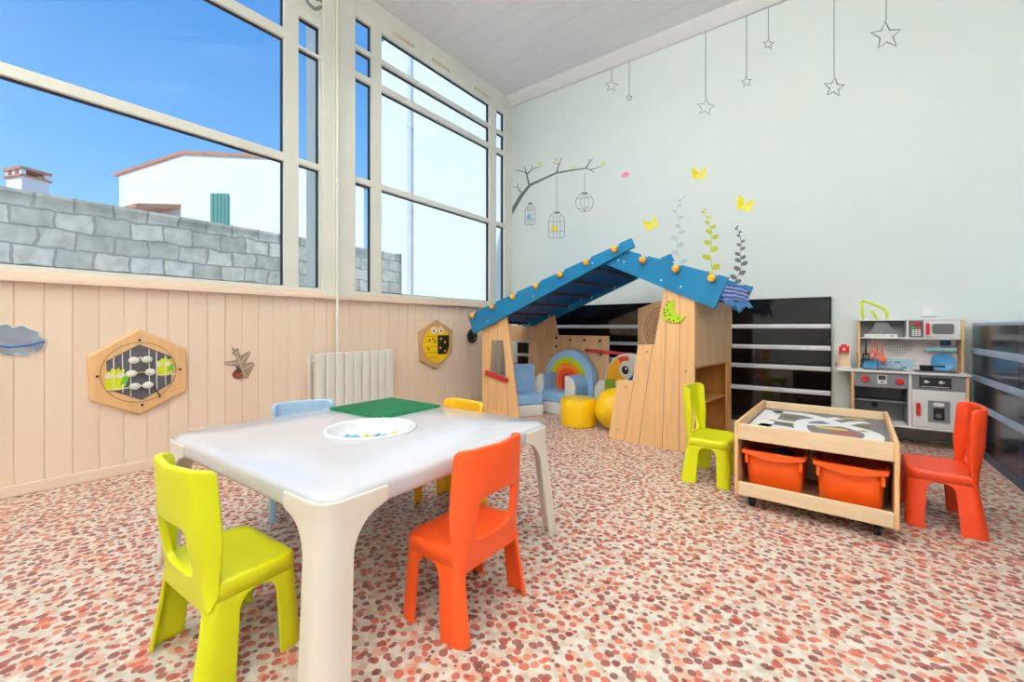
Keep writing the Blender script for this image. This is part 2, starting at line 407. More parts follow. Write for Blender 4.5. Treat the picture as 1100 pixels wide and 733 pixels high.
# left wall: V grooved peach boarding below, glazing above
b = MB(); PW = .112
y = RY0; prof = []
k0 = math.floor(RY0/PW)
prof.append((0, RY0))
k = k0+1
while k*PW < RY1:
    yy = k*PW; prof += [(0, yy-.004), (-.006, yy-.001), (-.006, yy+.001), (0, yy+.004)]; k += 1
prof.append((0, RY1)); prof += [(-.12, RY1), (-.12, RY0)]
b.prism([[(p[0], p[1]) for p in prof]], 1.27, XY(-.1))
struct(b.build('wall_left', 'peach_boards', angle=20), 'peach vertical boarding below the tall windows', 'wall')
b = MB(); b.box((0, RY0, 0), (.014, RY1, .062)); struct(b.build('baseboard_left', 'peach_trim', bevel=.004), 'peach skirting board under the boarded wall', 'baseboard')
b = MB(); b.box((-.12, RY0, 1.17), (.045, RY1, 1.20)); b.box((-.12, RY0, 1.20), (.018, RY1, 1.232))
struct(b.m('peach_trim').build('trim_1', 'peach_trim', bevel=.004), 'peach sill band between boarding and windows', 'trim')
b = MB(); b.prism([[(RY1, 4.0), (RY1, RZ), (RY1-.14, RZ), (RY1-.12, RZ-.03), (RY1-.03, 4.0)]], RX, YZ(0))
struct(b.build('trim_2', 'ceiling_paint'), 'plain cornice where back wall meets ceiling', 'trim')
# the pier between the windows
b = MB(); b.box((-.26, 1.966, 1.2), (.03, 2.283, RZ)); b.box((.03, 2.06, 1.232), (.04, 2.10, RZ))
struct(b.build('trim_3', 'frame_white', bevel=.006), 'broad cream post between the two big windows', 'trim')

def window(name, label, y0, y1, ztop, cells, vents=None):
    b = MB(); b.m('frame_white')
    holes = [[(c[0], c[2]), (c[0], c[3]), (c[1], c[3]), (c[1], c[2])] for c in cells]
    b.prism([[(y0, 1.225), (y1, 1.225), (y1, ztop), (y0, ztop)]]+holes, .075, YZ(-.07))
    fr = b.build(name, 'frame_white', bevel=.005); struct(fr, label, 'window')
    for c in cells:
        g = MB()
        g.prism([[(c[0]-.002, c[2]-.002), (c[1]+.002, c[2]-.002), (c[1]+.002, c[3]+.002), (c[0]-.002, c[3]+.002)], [(c[0]+.007, c[2]+.007), (c[0]+.007, c[3]-.007), (c[1]-.007, c[3]-.007), (c[1]-.007, c[2]+.007)]], .03, YZ(-.055))
        o = g.build('gasket', 'gasket', fr)
        g = MB(); g.box((-.044, c[0], c[2]), (-.04, c[1], c[3])); g.build('pane', 'glass', fr)
    return fr
Z = [(1.262, 2.285), (2.342, 3.268), (3.33, 3.535), (3.58, 3.84)]
c1 = []
for (a, q) in ((RY0+.06, -1.05), (-.98, 1.652)):
    c1 += [(a, q, 1.262, 2.278), (a, q, 2.345, 3.282), (a, q, 3.36, 3.86)]
c1 += [(1.768, 1.952, 1.262, 2.288), (1.768, 1.952, 2.338, 3.262), (1.768, 1.952, 3.285, 3.53)]
window('window_1', 'tall cream framed window left of the post, looking to the stone wall', RY0, 1.966, RZ, c1)
c2 = [(2.296, 2.475, a, q) for a, q in Z]+[(2.588, 4.262, a, q) for a, q in Z]+[(4.40, 4.575, a, q) for a, q in Z]
w2 = window('window_2', 'tall cream framed window between post and back corner', 2.283, RY1, RZ, c2)
for yv in (2.72, 3.25, 3.95):
    b = MB(); b.box((.004, yv, 3.90), (.012, yv+.28, 3.935)); o = b.build('vent_slot', 'vent_beige', w2, bevel=.003); o['label'] = 'beige vent strip above the panes'
# grey curl sticker at the top of the window frame
b = MB(); b.m('sticker_mid')
cy, cz = at_left(336, -1, .006)
b.tube([(.008, cy+.075*math.cos(a)*.9, cz+.075*math.sin(a)) for a in [R(d) for d in range(-30, -241, -15)]], .014)
b.tube([(.008, cy+.06+.03*math.cos(a), cz+.0+.03*math.sin(a)) for a in [R(d) for d in range(-90, 181, 20)]], .012)
tag(b.build('curl_sticker'), 'grey curled shape high on the window frame beside the post', 'sticker')

# ------------------------------------------------------------------ outside
b = MB(); b.box((-40, -30, -.25), (-.12, 40, -.1)); struct(b.build('ground', 'courtyard'), 'pale courtyard ground outside the windows', 'ground')
b = MB(); b.box((-3.45, -12, -.12), (-3.0, 14, 2.30)); b.box((-3.48, -12, 2.28), (-2.98, 14, 2.315))
tag(b.build('stone_wall', 'stone_blocks'), 'rough grey stone block garden wall outside the windows', 'wall')
t = thing('neighbouring_wall', 'white rendered building side seen through the right window', 'building', (-2, 5.2, 0))
b = MB(); b.box((-2.96, 5.2, -.12), (-.12, 5.5, 6.6)); b.box((-3.85, 5.2, 2.33), (-2.96, 5.5, 6.6)); b.build('wall', 'neighbour_white', t)
b = MB()
for i in range(26):
    w = .12+.1*random.random(); z0 = 2.33+i*.164
    b.box((-3.90-w*.35, 5.175, z0), (-3.84+.03*random.random(), 5.45, z0+.15))
b.build('quoin', 'stone_dark', t, bevel=.015)
b = MB(); px_, pz_ = at_back(439, 200, 5.12); b.cyl((px_, 5.14, -.1), (px_, 5.14, 6.6), .045)
for zz in (1.7, 3.1, 4.6): b.cyl((px_, 5.14, zz), (px_, 5.14, zz+.05), .056)
b.build('drain_pipe', 'drain_pipe', t)
# white house beyond the stone wall
t = thing('house', 'white two storey house with green shutter beyond stone wall', 'house', (-13.5, 4.73, 0))
C0 = (-13.506, 4.731); C1 = (-17.9, 3.93); C2 = (-9.1, 8.52); C3 = (C1[0]+C2[0]-C0[0], C1[1]+C2[1]-C0[1])
tops = [6.70, 6.72, 6.1, 6.1]
b = MB()
base = [b.bm.verts.new((x, y, -.1)) for x, y in (C1, C0, C2, C3)]
mid = ((C0[0]+C2[0])/2-.9, (C0[1]+C2[1])/2-1.1)
top = [b.bm.verts.new((x, y, z)) for (x, y), z in zip((C1, C0, C2, C3), (6.68, 6.66, 5.65, 5.65))]
mt = b.bm.verts.new((*(C0[0]*.45+C2[0]*.55, C0[1]*.45+C2[1]*.55), 6.58))
mb = b.bm.verts.new((*(C1[0]*.45+C3[0]*.55, C1[1]*.45+C3[1]*.55), 6.58))
b.bm.faces.new((base[0], base[1], top[1], top[0])); b.bm.faces.new((base[1], base[2], top[2], mt, top[1])); b.bm.faces.new((base[2], base[3], top[3], top[2])); b.bm.faces.new((base[3], base[0], top[0], mb, top[3]))
b.bm.faces.new((top[0], top[1], mt, mb)); b.bm.faces.new((mb, mt, top[2], top[3])); b.bm.faces.new(base)
b.build('wall', 'house_white', t)
b = MB()
def slab(P, th):
    lo = [b.bm.verts.new(p) for p in P]; hi = [b.bm.verts.new((p[0], p[1], p[2]+th)) for p in P]
    b.bm.faces.new(lo[::-1]); b.bm.faces.new(hi)
    for i in range(len(P)): b.bm.faces.new((lo[i], lo[(i+1) % len(P)], hi[(i+1) % len(P)], hi[i]))
d1 = Vector((C1[0]-C0[0], C1[1]-C0[1], 0)).normalized(); d2 = Vector((C2[0]-C0[0], C2[1]-C0[1], 0)).normalized()
P = lambda v, dz: Vector((v.co.x, v.co.y, v.co.z+dz))
# roof slopes a little past the walls
def pt(base, e1, e2, z): q = Vector((base[0], base[1], z))+d1*e1+d2*e2; return q
mtc = (C0[0]*.45+C2[0]*.55, C0[1]*.45+C2[1]*.55); mbc = (C1[0]*.45+C3[0]*.55, C1[1]*.45+C3[1]*.55)
slab([pt(C1, .25, -.12, 6.67), pt(C0, -.12, -.12, 6.65), pt(mtc, -.12, 0, 6.58), pt(mbc, .25, 0, 6.58)], .10)
slab([pt(mbc, .25, 0, 6.58), pt(mtc, -.12, 0, 6.58), pt(C2, -.12, .15, 5.62), pt(C3, .25, .15, 5.62)], .10)
b.build('roof', 'roof_tile', t)
b = MB(); q0 = Vector((C0[0], C0[1], 0))+Vector((d1.y, -d1.x, 0))*(-.0)
nrm = Vector((d1.y, -d1.x, 0)); nrm = nrm if nrm.y < 0 else -nrm
slab([pt(C0, .2, 0, 4.9)+nrm*.0, pt(C1, 0, 0, 4.9), pt(C1, 0, 0, 4.62)+nrm*1.2, pt(C0, .2, 0, 4.62)+nrm*1.2], .12)
b.build('lean_to_roof', 'roof_tile', t)
b = MB(); e = Vector((d2.y, -d2.x, 0)); e = e if e.x > 0 else -e
s0 = Vector((-12.85, 5.284, 0)); s1 = Vector((-12.43, 5.66, 0))
for i in range(5):
    p0 = s0.lerp(s1, i/5+.01); p1 = s0.lerp(s1, (i+1)/5-.01)
    v = [b.bm.verts.new(p+e*dd+Vector((0, 0, z))) for z in (4.1, 5.36) for p, dd in ((p0, .01), (p1, .01), (p1, .06), (p0, .06))]
    for f in ((0, 1, 2, 3), (4, 5, 6, 7), (0, 1, 5, 4), (1, 2, 6, 5), (2, 3, 7, 6), (3, 0, 4, 7)): b.bm.faces.new([v[i_] for i_ in f])
o = b.build('shutter', 'shutter_green', t)
# low house with the chimney
t = thing('chimney_house', 'white chimney stack with vented tiled cap rising behind stone wall', 'chimney', (-14.6, 1.43, 0))
b = MB(); b.box((-16.5, -1, -.1), (-13.5, 3.2, 4.1)); b.build('wall', 'house_white', t)
b = MB(); b.prism([[(-16.7, 4.05), (-13.3, 4.05), (-14.9, 4.6)]], 4.4, XZ(-1.1)); b.build('roof', 'roof_tile', t)
rz = Matrix.Rotation(R(20), 3, 'Z')
b = MB(); b.m('house_white').box((-14.95, 1.12, 4.2), (-14.25, 1.68, 5.08), rz)
b.m('roof_tile').box((-15.0, 1.07, 5.08), (-14.2, 1.73, 5.13), rz)
b.m('house_white')
for (dx, dy) in ((-.3, -.24), (0, -.24), (.3, -.24), (-.3, .24), (0, .24), (.3, .24)):
    v = rz @ Vector((dx, dy, 0)); b.box((-14.6+v.x-.05, 1.4+v.y-.05, 5.13), (-14.6+v.x+.05, 1.4+v.y+.05, 5.27), rz)
b.m('roof_tile').box((-15.0, 1.07, 5.27), (-14.2, 1.73, 5.34), rz)
b.build('chimney_stack', None, t)

# ------------------------------------------------------------------ world, sun and added fill lights
w = bpy.data.worlds.new('sky'); scene.world = w; w.use_nodes = True
n, l = w.node_tree.nodes, w.node_tree.links
bg = n['Background']; tc = n.new('ShaderNodeTexCoord'); sx = n.new('ShaderNodeSeparateXYZ'); rp = n.new('ShaderNodeValToRGB')
l.new(tc.outputs['Generated'], sx.inputs[0]); l.new(sx.outputs['Z'], rp.inputs['Fac']); l.new(rp.outputs['Color'], bg.inputs['Color'])
e = rp.color_ramp.elements
e[0].position = 0; e[0].color = lin(186, 222, 250)
e[1].position = 1; e[1].color = lin(72, 138, 216)
q = e.new(.16); q.color = lin(150, 205, 250)
q = e.new(.30); q.color = lin(118, 184, 246)
q = e.new(.50); q.color = lin(84, 156, 232)
bg.inputs['Strength'].default_value = 1.0
sd = bpy.data.lights.new('sun', 'SUN'); sd.energy = 2.7; sd.angle = R(.6); sd.color = (1, .97, .92)
so = bpy.data.objects.new('sun', sd); COL.objects.link(so); so.location = (3, -8, 12)
so.rotation_euler = Vector((-.20, .72, -.80)).to_track_quat('-Z', 'Y').to_euler()
# unseen fill lights added to brighten the room: hung two-way panels and tilted washers
lab = ['in the near left corner', 'in the middle of the near end', 'in the near right corner', 'over the left of the viewer', 'right above the viewer', 'over the right of the viewer']
for i, (x, y) in enumerate(((1.2, -1.9), (3.4, -1.9), (5.6, -1.9), (1.3, -.55), (3.5, -.55), (5.6, -.55))):
    t = thing('added_fill_panel', 'added unseen hanging fill panel ' + lab[i], 'fill_light', (x, y, 3.5), 0, 'added hanging fill panels')
    b = MB(); b.prism([rrect(x, y, .62, .32, .02, 3), rrect(x, y, .59, .29, .01, 3)], .06, XY(3.5)); b.build('frame', 'frame_white', t)
    b = MB(); b.box((x-.59, y-.29, 3.51), (x+.59, y+.29, 3.525)); b.build('lower_diffuser', 'fill_down', t)
    b = MB(); b.box((x-.59, y-.29, 3.535), (x+.59, y+.29, 3.55)); b.build('upper_diffuser', 'fill_up', t)
    for sx in (-1, 1):
        b = MB(); b.cyl((x+sx*.605, y, 3.55), (x+sx*.605, y, RZ-.001), .004, seg=6); b.build('cable', 'frame_white', t)
for i, (x, y) in enumerate(((1.5, 1.6), (3.2, 1.5))):  # tilted panels added out of view to brighten the back wall
    t = thing('added_wash_panel', 'added unseen tilted lamp ' + ('above the activity table' if i == 0 else 'in the middle of the ceiling'), 'fill_light', (x, y, 3.9), 0, 'added tilted fill panels under the ceiling')
    t.rotation_euler = Vector((.46, .52, -.72)).to_track_quat('-Z', 'Y').to_euler()
    b = MB(); b.box((-.55, -.19, .012), (.55, .19, .05)); b.prism([rrect(0, 0, .57, .21, .01, 3), rrect(0, 0, .55, .19, .005, 3)], .06, XY(-.01)); b.build('housing', 'frame_white', t, local=True)
    b = MB(); b.box((-.55, -.19, 0), (.55, .19, .010)); b.build('diffuser', 'fill_wash', t, local=True)
    b = MB(); mw = world_of(t); b.cyl((x, y, 3.94), (x, y, RZ-.001), .015); b.build('stem', 'frame_white', t)

# ------------------------------------------------------------------ moulded children's chairs
SH, HX, HY = .265, .160, .115
def perim(cornerr=.035, hx=HX, hy=HY, n=7): return rrect(0, 0, hx, hy, cornerr, n)
def arclen(P):
    L = [0]
    for i in range(len(P)): L.append(L[-1]+(Vector(P[(i+1) % len(P)])-Vector(P[i])).length)
    return L
def along(P, L, s):
    T = L[-1]; s %= T
    for i in range(len(P)):
        if s <= L[i+1]:
            f = (s-L[i])/max(1e-9, L[i+1]-L[i]); a = Vector(P[i]); c = Vector(P[(i+1) % len(P)]); return a.lerp(c, f)
    return Vector(P[0])
def corner_leg(P, sc, ztop, wb_, wa_, flare, arch, splay, grow=(0, 0), n=17, nz=20):
    """a shell leg wrapped round one corner of outline P, wb_ before and wa_ after the corner; it flares into an arch at the top"""
    L = arclen(P); b = MB()
    def fn(a, c):
        z = ztop*c; k = max(0, (z-(ztop-arch))/arch); fl = flare*(1-math.sqrt(max(0, 1-k*k))); f = 1-c
        s0, s1 = sc-wb_-fl-grow[0]*f, sc+wa_+fl+grow[1]*f
        p = along(P, L, s0+(s1-s0)*a)
        return (p.x+splay[0]*f, p.y+splay[1]*f, z)
    b.grid(fn, n, nz); return b
def make_chair(name, label, mk_, loc, rz, group):
    t = thing(name, label, 'chair', loc, rz, group)
    P = perim(); L = arclen(P); n = 8
    # seat shell: dished top, rounded rim and skirt
    b = MB(); rings = [(1.0, .215), (1.0, .250), (.985, .260), (.955, SH), (.80, SH-.003), (.5, SH-.007), (.2, SH-.008)]
    V = [[b.bm.verts.new((x*f if f < .95 else x-(1-f)*HX*(1 if x > 0 else -1), y*f if f < .95 else y-(1-f)*HX*(1 if y > 0 else -1), z)) for x, y in P] for f, z in rings]
    for i in range(len(rings)-1):
        for k in range(len(P)):
            b.bm.faces.new((V[i][k], V[i][(k+1) % len(P)], V[i+1][(k+1) % len(P)], V[i+1][k]))
    b.bm.faces.new(V[-1])
    b.build('seat', mk_, t, solid=.007, local=True, angle=60)
    # the corners in outline order: front right, front left, rear left, rear right
    for i, (sx, sy) in enumerate(((1, 1), (-1, 1), (-1, -1), (1, -1))):
        mid = (i*n + (n-1)/2); sc = (L[int(mid)]+L[int(mid)+1])/2
        rear = sy < 0
        big, small = (.068 if rear else .056), .026
        first = sx*sy > 0                   # the side face comes before the corner on these two
        g_ = .016 if rear else .004
        b = corner_leg(P, sc, .222, big if first else small, small if first else big, .045, .05, (sx*.012, -.034 if rear else .012), (g_, 0) if first else (0, g_))
        b.build('leg', mk_, t, solid=.010, bevel=.002, local=True, angle=60)
    # backrest: curved panel with an arched opening, its posts run down the rear corners
    b = MB(); N = 96
    out, inn = [], []
    def sq(a, hw, z0, z1, e):
        c, s_ = math.cos(a), math.sin(a)
        return (hw*math.copysign(abs(c)**(2/e), c), (z0+z1)/2+(z1-z0)/2*math.copysign(abs(s_)**(2/e), s_))
    K = 7; rows = []
    for j in range(N):
        a = 2*PI*j/N
        o = sq(a, .153, .192, .56, 22); i_ = sq(a, .092, .272, .412, 5)
        rows.append([(o[0]+(i_[0]-o[0])*k/K, o[1]+(i_[1]-o[1])*k/K) for k in range(K+1)])
    def pos(x, z):
        s_ = x/.153; tap = 1-.05*max(0, (z-.40)/.16)
        y = -.108 - .028*(1-s_*s_)*min(1, max(0, (z-.2)/.17))**1.5 - .018*max(0, z-.26)/.30 + .034*max(0, (abs(s_)-.80)/.20)**2*min(1, max(0, (z-.192)/.07))
        return (x*tap*1.01, y, z)
    W = [[b.bm.verts.new(pos(*q)) for q in r] for r in rows]
    for j in range(N):
        for k in range(K): b.bm.faces.new((W[j][k], W[(j+1) % N][k], W[(j+1) % N][k+1], W[j][k+1]))
    b.build('backrest', mk_, t, solid=.018, bevel=.003, local=True, angle=60, soff=0)
    return t
ch = make_chair('child_chair', 'lime yellow plastic chair at near left corner of the white table', 'lime_plastic', (2.146, .500, 0), R(3), 'small moulded plastic chairs')
def clone(me, k):
    q = me.copy(); q.materials.clear(); q.materials.append(M[k]); return q
def chair_copy(label, mk_, loc, rz, k=1.0):
    r = dup(ch, loc, rz, label); r.scale = (k, k, k)
    for c in r.children: c.data = clone(c.data, mk_)
    return r
chair_copy('orange plastic chair at the right side of the white table', 'orange_plastic', (2.575, 1.04, 0), R(91))
chair_copy('pale blue plastic chair behind the left side of the white table', 'pale_blue_plastic', (1.405, 1.10, 0), R(-114), .94)
chair_copy('golden yellow plastic chair at the far side of the white table', 'yellow_plastic', (1.975, 1.565, 0), R(178), .94)
chair_copy('lime yellow plastic chair between playhouse and wooden play table', 'lime_plastic', (2.985, 2.81, 0), R(-92))
chair_copy('red orange plastic chair right of the wooden play table', 'red_orange_plastic', (3.965, 2.85, 0), R(89))

# ------------------------------------------------------------------ white activity table
TX, TY, TR, TZ = 1.985, 1.083, R(1.2), .497
t = thing('activity_table', 'large white activity table with a round sunken tray', 'table', (TX, TY, 0), TR)
hx, hy = .562, .540
BX, BY = .035, -.02          # tray centre in table coordinates
b = MB(); N = 96
def rr_at(a, hx, hy, r):
    c, s_ = math.cos(a), math.sin(a); k = min(hx/max(1e-9, abs(c)), hy/max(1e-9, abs(s_))); x, y = c*k, s_*k
    # round the corners
    ox, oy = abs(x)-(hx-r), abs(y)-(hy-r)
    if ox > 0 and oy > 0:
        d = Vector((ox, oy)); d = d.normalized()*r; x = math.copysign(hx-r+d.x, x); y = math.copysign(hy-r+d.y, y)
    return x, y
rings = [('o', -.012, .430), ('o', -.003, .434), ('o', 0, .444), ('o', 0, .474), ('o', -.004, .485), ('o', -.014, .491), ('o', -.03, TZ), ('o', -.25, TZ), ('i', .176, TZ), ('i', .176, .445)]
V = []
for kind, f, z in rings:
    row = []
    for j in range(N):
        a = 2*PI*j/N
        if kind == 'o':
            x, y = rr_at(a, hx, hy, .05); d = Vector((x, y)); d *= (1+f/d.length)
        else: d = Vector((BX+f*math.cos(a), BY+f*math.sin(a)))
        row.append(b.bm.verts.new((d.x, d.y, z)))
    V.append(row)
for i in range(len(V)-1):
    for j in range(N):
        f = b.bm.faces.new((V[i][j], V[i][(j+1) % N], V[i+1][(j+1) % N], V[i+1][j])); 
o_top = V
for j in range(N): b.bm.faces.new((V[-1][j], V[-1][(j+1) % N], V[0][(j+1) % N], V[0][j]))
b.build('tabletop', 'table_top', t, local=True, angle=50)
P = rrect(0, 0, hx+.005, hy+.005, .055, 9); L = arclen(P)
for i, (sx, sy) in enumerate(((1, 1), (-1, 1), (-1, -1), (1, -1))):
    mid = i*10+4.5; sc = (L[int(mid)]+L[int(mid)+1])/2
    b = MB()
    def fn(a, c, sx=sx, sy=sy, sc=sc):
        z = .478*c; top = .432
        k = min(1, max(0, (z-(top-.105))/.105)); wd = .078+.105*(1-math.sqrt(max(0, 1-k*k)))
        p = along(P, L, sc+(2*a-1)*wd); f = max(0, 1-c/.85)
        return (p.x+sx*.036*f, p.y+sy*.036*f, z)
    b.grid(fn, 25, 60); b.build('leg', 'table_cream', t, solid=.012, bevel=.002, local=True, angle=60)
b = MB()
prof = [(.001, .452), (.12, .452), (.145, .458), (.160, .478), (.164, TZ+.003), (.168, TZ+.008), (.176, TZ+.010), (.185, TZ+.008), (.188, TZ+.001), (.172, TZ-.003), (.166, .47), (.15, .45), (.12, .446), (.001, .446)]
b.lathe(prof, 48, Matrix.Translation((BX, BY, 0)), capped=False); o = b.build('tray', 'bowl_white', t, local=True, angle=60); o['label'] = 'round white tray sunk in the tabletop'
# toy bricks in the tray
tw = world_of(t)
def toy_brick(label, mk_, x, y, z, rz, nx=2, tilt=0):
    r = thing('toy_brick', label, 'toy', (x, y, z), rz, 'building bricks in the tray')
    b = MB(); b.box((-.016*nx, -.016, 0), (.016*nx, .016, .019))
    for i in range(nx):
        for j in range(2): b.cyl((-.016*nx+.016+.032*i, -.008+.016*j, .019), (-.016*nx+.016+.032*i, -.008+.016*j, .024), .0055, seg=12)
    b.build('body', mk_, r, local=True, bevel=.0015)
for lb, mk_, (x, y), rz, nx in (('blue toy brick leftmost in the white tray', 'brick_blue', (1.975, 1.00), R(35), 2), ('yellow toy brick in the tray between two blue ones', 'brick_yellow', (2.02, 1.045), R(70), 1),
                            ('blue toy brick between two yellow ones in the tray', 'brick_blue', (2.06, 1.085), R(20), 2), ('yellow toy brick rightmost in the white tray', 'brick_yellow', (2.07, 1.145), R(50), 1)):
    toy_brick(lb, mk_, x, y, .4525, rz, nx)
# green studded building plate
t = thing('stud_plate', 'green studded building plate lying on the white table', 'toy', (1.70, 1.375, TZ+.001), R(1))
b = MB(); b.prism([rrect(0, 0, .205, .195, .008, 3)], .005, XY(0))
for i in range(24):
    for j in range(23):
        x, y = -.196+i*.01704, -.187+j*.017
        b.lathe([(.0062, .004), (.0062, .0125), (.0001, .0125)], 8, Matrix.Translation((x, y, 0)), capped=False)
b.build('plate', 'plate_green', t, local=True)

# ------------------------------------------------------------------ wooden play table on castors
cx0, cx1, cy0, cy1 = 3.178, 3.808, 2.41, 3.27; ct = .435
t = thing('play_table', 'beech wheeled play table with a road map top', 'table', ((cx0+cx1)/2, (cy0+cy1)/2, 0), R(-2.3))
mid = ((cx0+cx1)/2, (cy0+cy1)/2); wx, wy = (cx1-cx0)/2, (cy1-cy0)/2
for s_ in (-1, 1):
    b = MB(); b.box((s_*wx, -wy, .065), (s_*(wx-.018), wy, ct)); b.build('side_panel', 'birch', t, bevel=.005, local=True)
for s_ in (-1, 1):
    b = MB(); b.box((-wx+.018, s_*wy, ct-.085), (wx-.018, s_*(wy-.018), ct-.004)); b.build('top_rail', 'birch_light', t, bevel=.004, local=True)
    b = MB(); b.box((-wx+.018, s_*wy, .068), (wx-.018, s_*(wy-.018), .135)); b.build('bottom_rail', 'birch_light', t, bevel=.004, local=True)
b = MB(); b.box((-wx+.018, -wy+.018, .075), (wx-.018, wy-.018, .088)); b.build('bottom_shelf', 'birch_light', t, local=True)
b = MB(); b.box((-wx+.018, -.008, .088), (wx-.018, .008, ct-.055)); b.build('middle_panel', 'birch_light', t, local=True)
# map board: parts of one printed picture
b = MB(); zt = ct-.048; b.m('road_grey').box((-wx+.018, -wy+.018, zt-.012), (wx-.018, wy-.018, zt))
def ribbon(pts, wd, mk_, zz, closed=False):
    b.m(mk_); Ls, Rs = [], []; n_ = len(pts)
    for i in range(n_):
        a, c = Vector(pts[i-1 if closed else max(i-1, 0)]), Vector(pts[(i+1) % n_ if closed else min(i+1, n_-1)])
        d = (c-a).normalized(); nn = Vector((-d.y, d.x))*wd/2; p = Vector(pts[i]); Ls.append(p+nn); Rs.append(p-nn)
    vl = [b.bm.verts.new((p.x, p.y, zz)) for p in Ls]; vr = [b.bm.verts.new((p.x, p.y, zz)) for p in Rs]
    for i in range(n_ if closed else n_-1):
        j = (i+1) % n_; f = b.bm.faces.new((vl[i], vr[i], vr[j], vl[j])); f.material_index = b.cur
z1 = zt+.0008
b.m('road_white').box((-wx+.03, -wy+.10, zt), (-wx+.13, wy-.10, z1))
ribbon(smooth([(-.24, .30), (-.08, .30), (.02, .22), (.10, .10), (.18, .03), (.24, -.08), (.22, -.24), (.12, -.30), (.0, -.26), (-.12, -.18), (-.24, -.16)]), .075, 'road_white', z1)
ribbon(smooth([(.10, .30), (.02, .20), (-.06, .08), (-.06, -.10), (-.02, -.24), (.06, -.36)]), .06, 'road_white', z1+.0002)
ribbon(smooth([(-.24, .02), (-.06, .0), (.08, .06), (.16, .20), (.22, .26)]), .055, 'road_white', z1+.0001)
for mk_, (x, y, a, c, r) in (('map_yellow', (.07, -.04, .085, .028, 0)), ('map_red', (.13, -.12, .07, .05, .2)), ('map_blue', (.0, .06, .05, .022, .4)), ('map_yellow', (-.13, -.33, .07, .03, 0)), ('map_olive', (-.13, .16, .05, .06, .1)), ('map_olive', (-.14, -.06, .05, .045, 0)), ('map_yellow', (.16, .34, .06, .02, 0)), ('map_red', (-.02, -.36, .03, .03, 0)), ('map_olive', (.2, .12, .035, .05, 0))):
    b.m(mk_).prism([[(x+p*math.cos(r)-q*math.sin(r), y+p*math.sin(r)+q*math.cos(r)) for p, q in rrect(0, 0, a*.8, c*.8, .015, 3)]], .0012, XY(zt-.0002))
for (x, y) in ((-.20, .22), (-.20, -.02), (.02, -.25), (.2, -.02)):
    b.m('abacus_grey').prism([rrect(x, y, .018, .010, .004, 2)], .0018, XY(zt))
    b.m('map_yellow').prism([rrect(x+.001, y+.03, .008, .006, .002, 2)], .0018, XY(zt))
o = b.build('map_board', None, t, local=True); o['label'] = 'grey board printed with white winding roads'
for sx in (-1, 1):
    for sy in (-1, 1):
        x, y = sx*(wx-.07), sy*(wy-.07)
        b = MB(); b.m('castor_grey').cyl((x, y, .075), (x, y, .060), .024); b.box((x-.016, y-.012, .03), (x-.012, y+.02, .062)); b.box((x+.012, y-.012, .03), (x+.016, y+.02, .062))
        b.m('black_rubber').cyl((x-.011, y+.006, .026), (x+.011, y+.006, .026), .026, seg=20)
        b.build('castor', None, t, local=True, bevel=.001)
tw = world_of(t)
def storage_bin(label, x, y):
    p = tw @ Vector((x, y, 0)); r = thing('storage_bin', label, 'bin', (p.x, p.y, .0885), t.rotation_euler.z, 'orange bins under the play table')
    H_, a, c = .205, .140, .195
    b = MB(); N_ = 48
    rows = [(-.018, 0.0), (-.014, .004), (-.004, H_-.012), (.002, H_-.010), (.012, H_-.010), (.014, H_), (.004, H_+.003), (-.007, H_), (-.017, .008)]
    V = []
    for off, z in rows:
        row = []
        for j in range(N_):
            x_, y_ = rr_at(2*PI*j/N_, a+off-.013, c+off-.013, .03)
            row.append(b.bm.verts.new((x_, y_, z)))
        V.append(row)
    for i in range(len(V)-1):
        for j in range(N_): b.bm.faces.new((V[i][j], V[i][(j+1) % N_], V[i+1][(j+1) % N_], V[i+1][j]))
    b.bm.faces.new(V[0][::-1]); b.bm.faces.new(V[-1])
    b.build('body', 'bin_orange', r, local=True, angle=50)
    b = MB(); yf = -c-.001
    n_ = 16; pts = [(-a*.95, H_+.001), (a*.95, H_+.001)]
    low = [(a*.95-2*a*.95*i/n_, H_-.014-.024*math.sin(PI*i/n_)**1.5) for i in range(n_+1)]
    b.prism([pts+low], .008, XZ(yf-.006)); b.build('handle_lip', 'bin_orange', r, local=True, bevel=.002)
    for s_ in (-1, 1):
        b = MB(); b.box((s_*(a*.82)-.007, yf+.004, H_-.065), (s_*(a*.82)+.007, yf+.016, H_-.012)); b.build('rib', 'bin_orange', r, local=True, bevel=.002)
    return r
storage_bin('left orange plastic bin, holding a dark blue toy, under road map', -.149, -wy+.225)
storage_bin('empty looking right orange plastic bin under the road map', .149, -wy+.225)
p = tw @ Vector((-.13, -wy+.26, 0))
t2 = thing('blue_toy', 'dark blue rounded toy inside the left orange bin', 'toy', (p.x, p.y, .0975), .4)
b = MB(); b.prism([rrect(0, 0, .055, .055, .03, 5)], .12, XY(0)); b.build('body', 'toy_navy', t2, local=True, bevel=.02, seg=3)
b = MB(); b.lathe([(.03, .118), (.045, .135), (.045, .16), (.02, .175)], 20); b.build('dome', 'object_slate', t2, local=True)

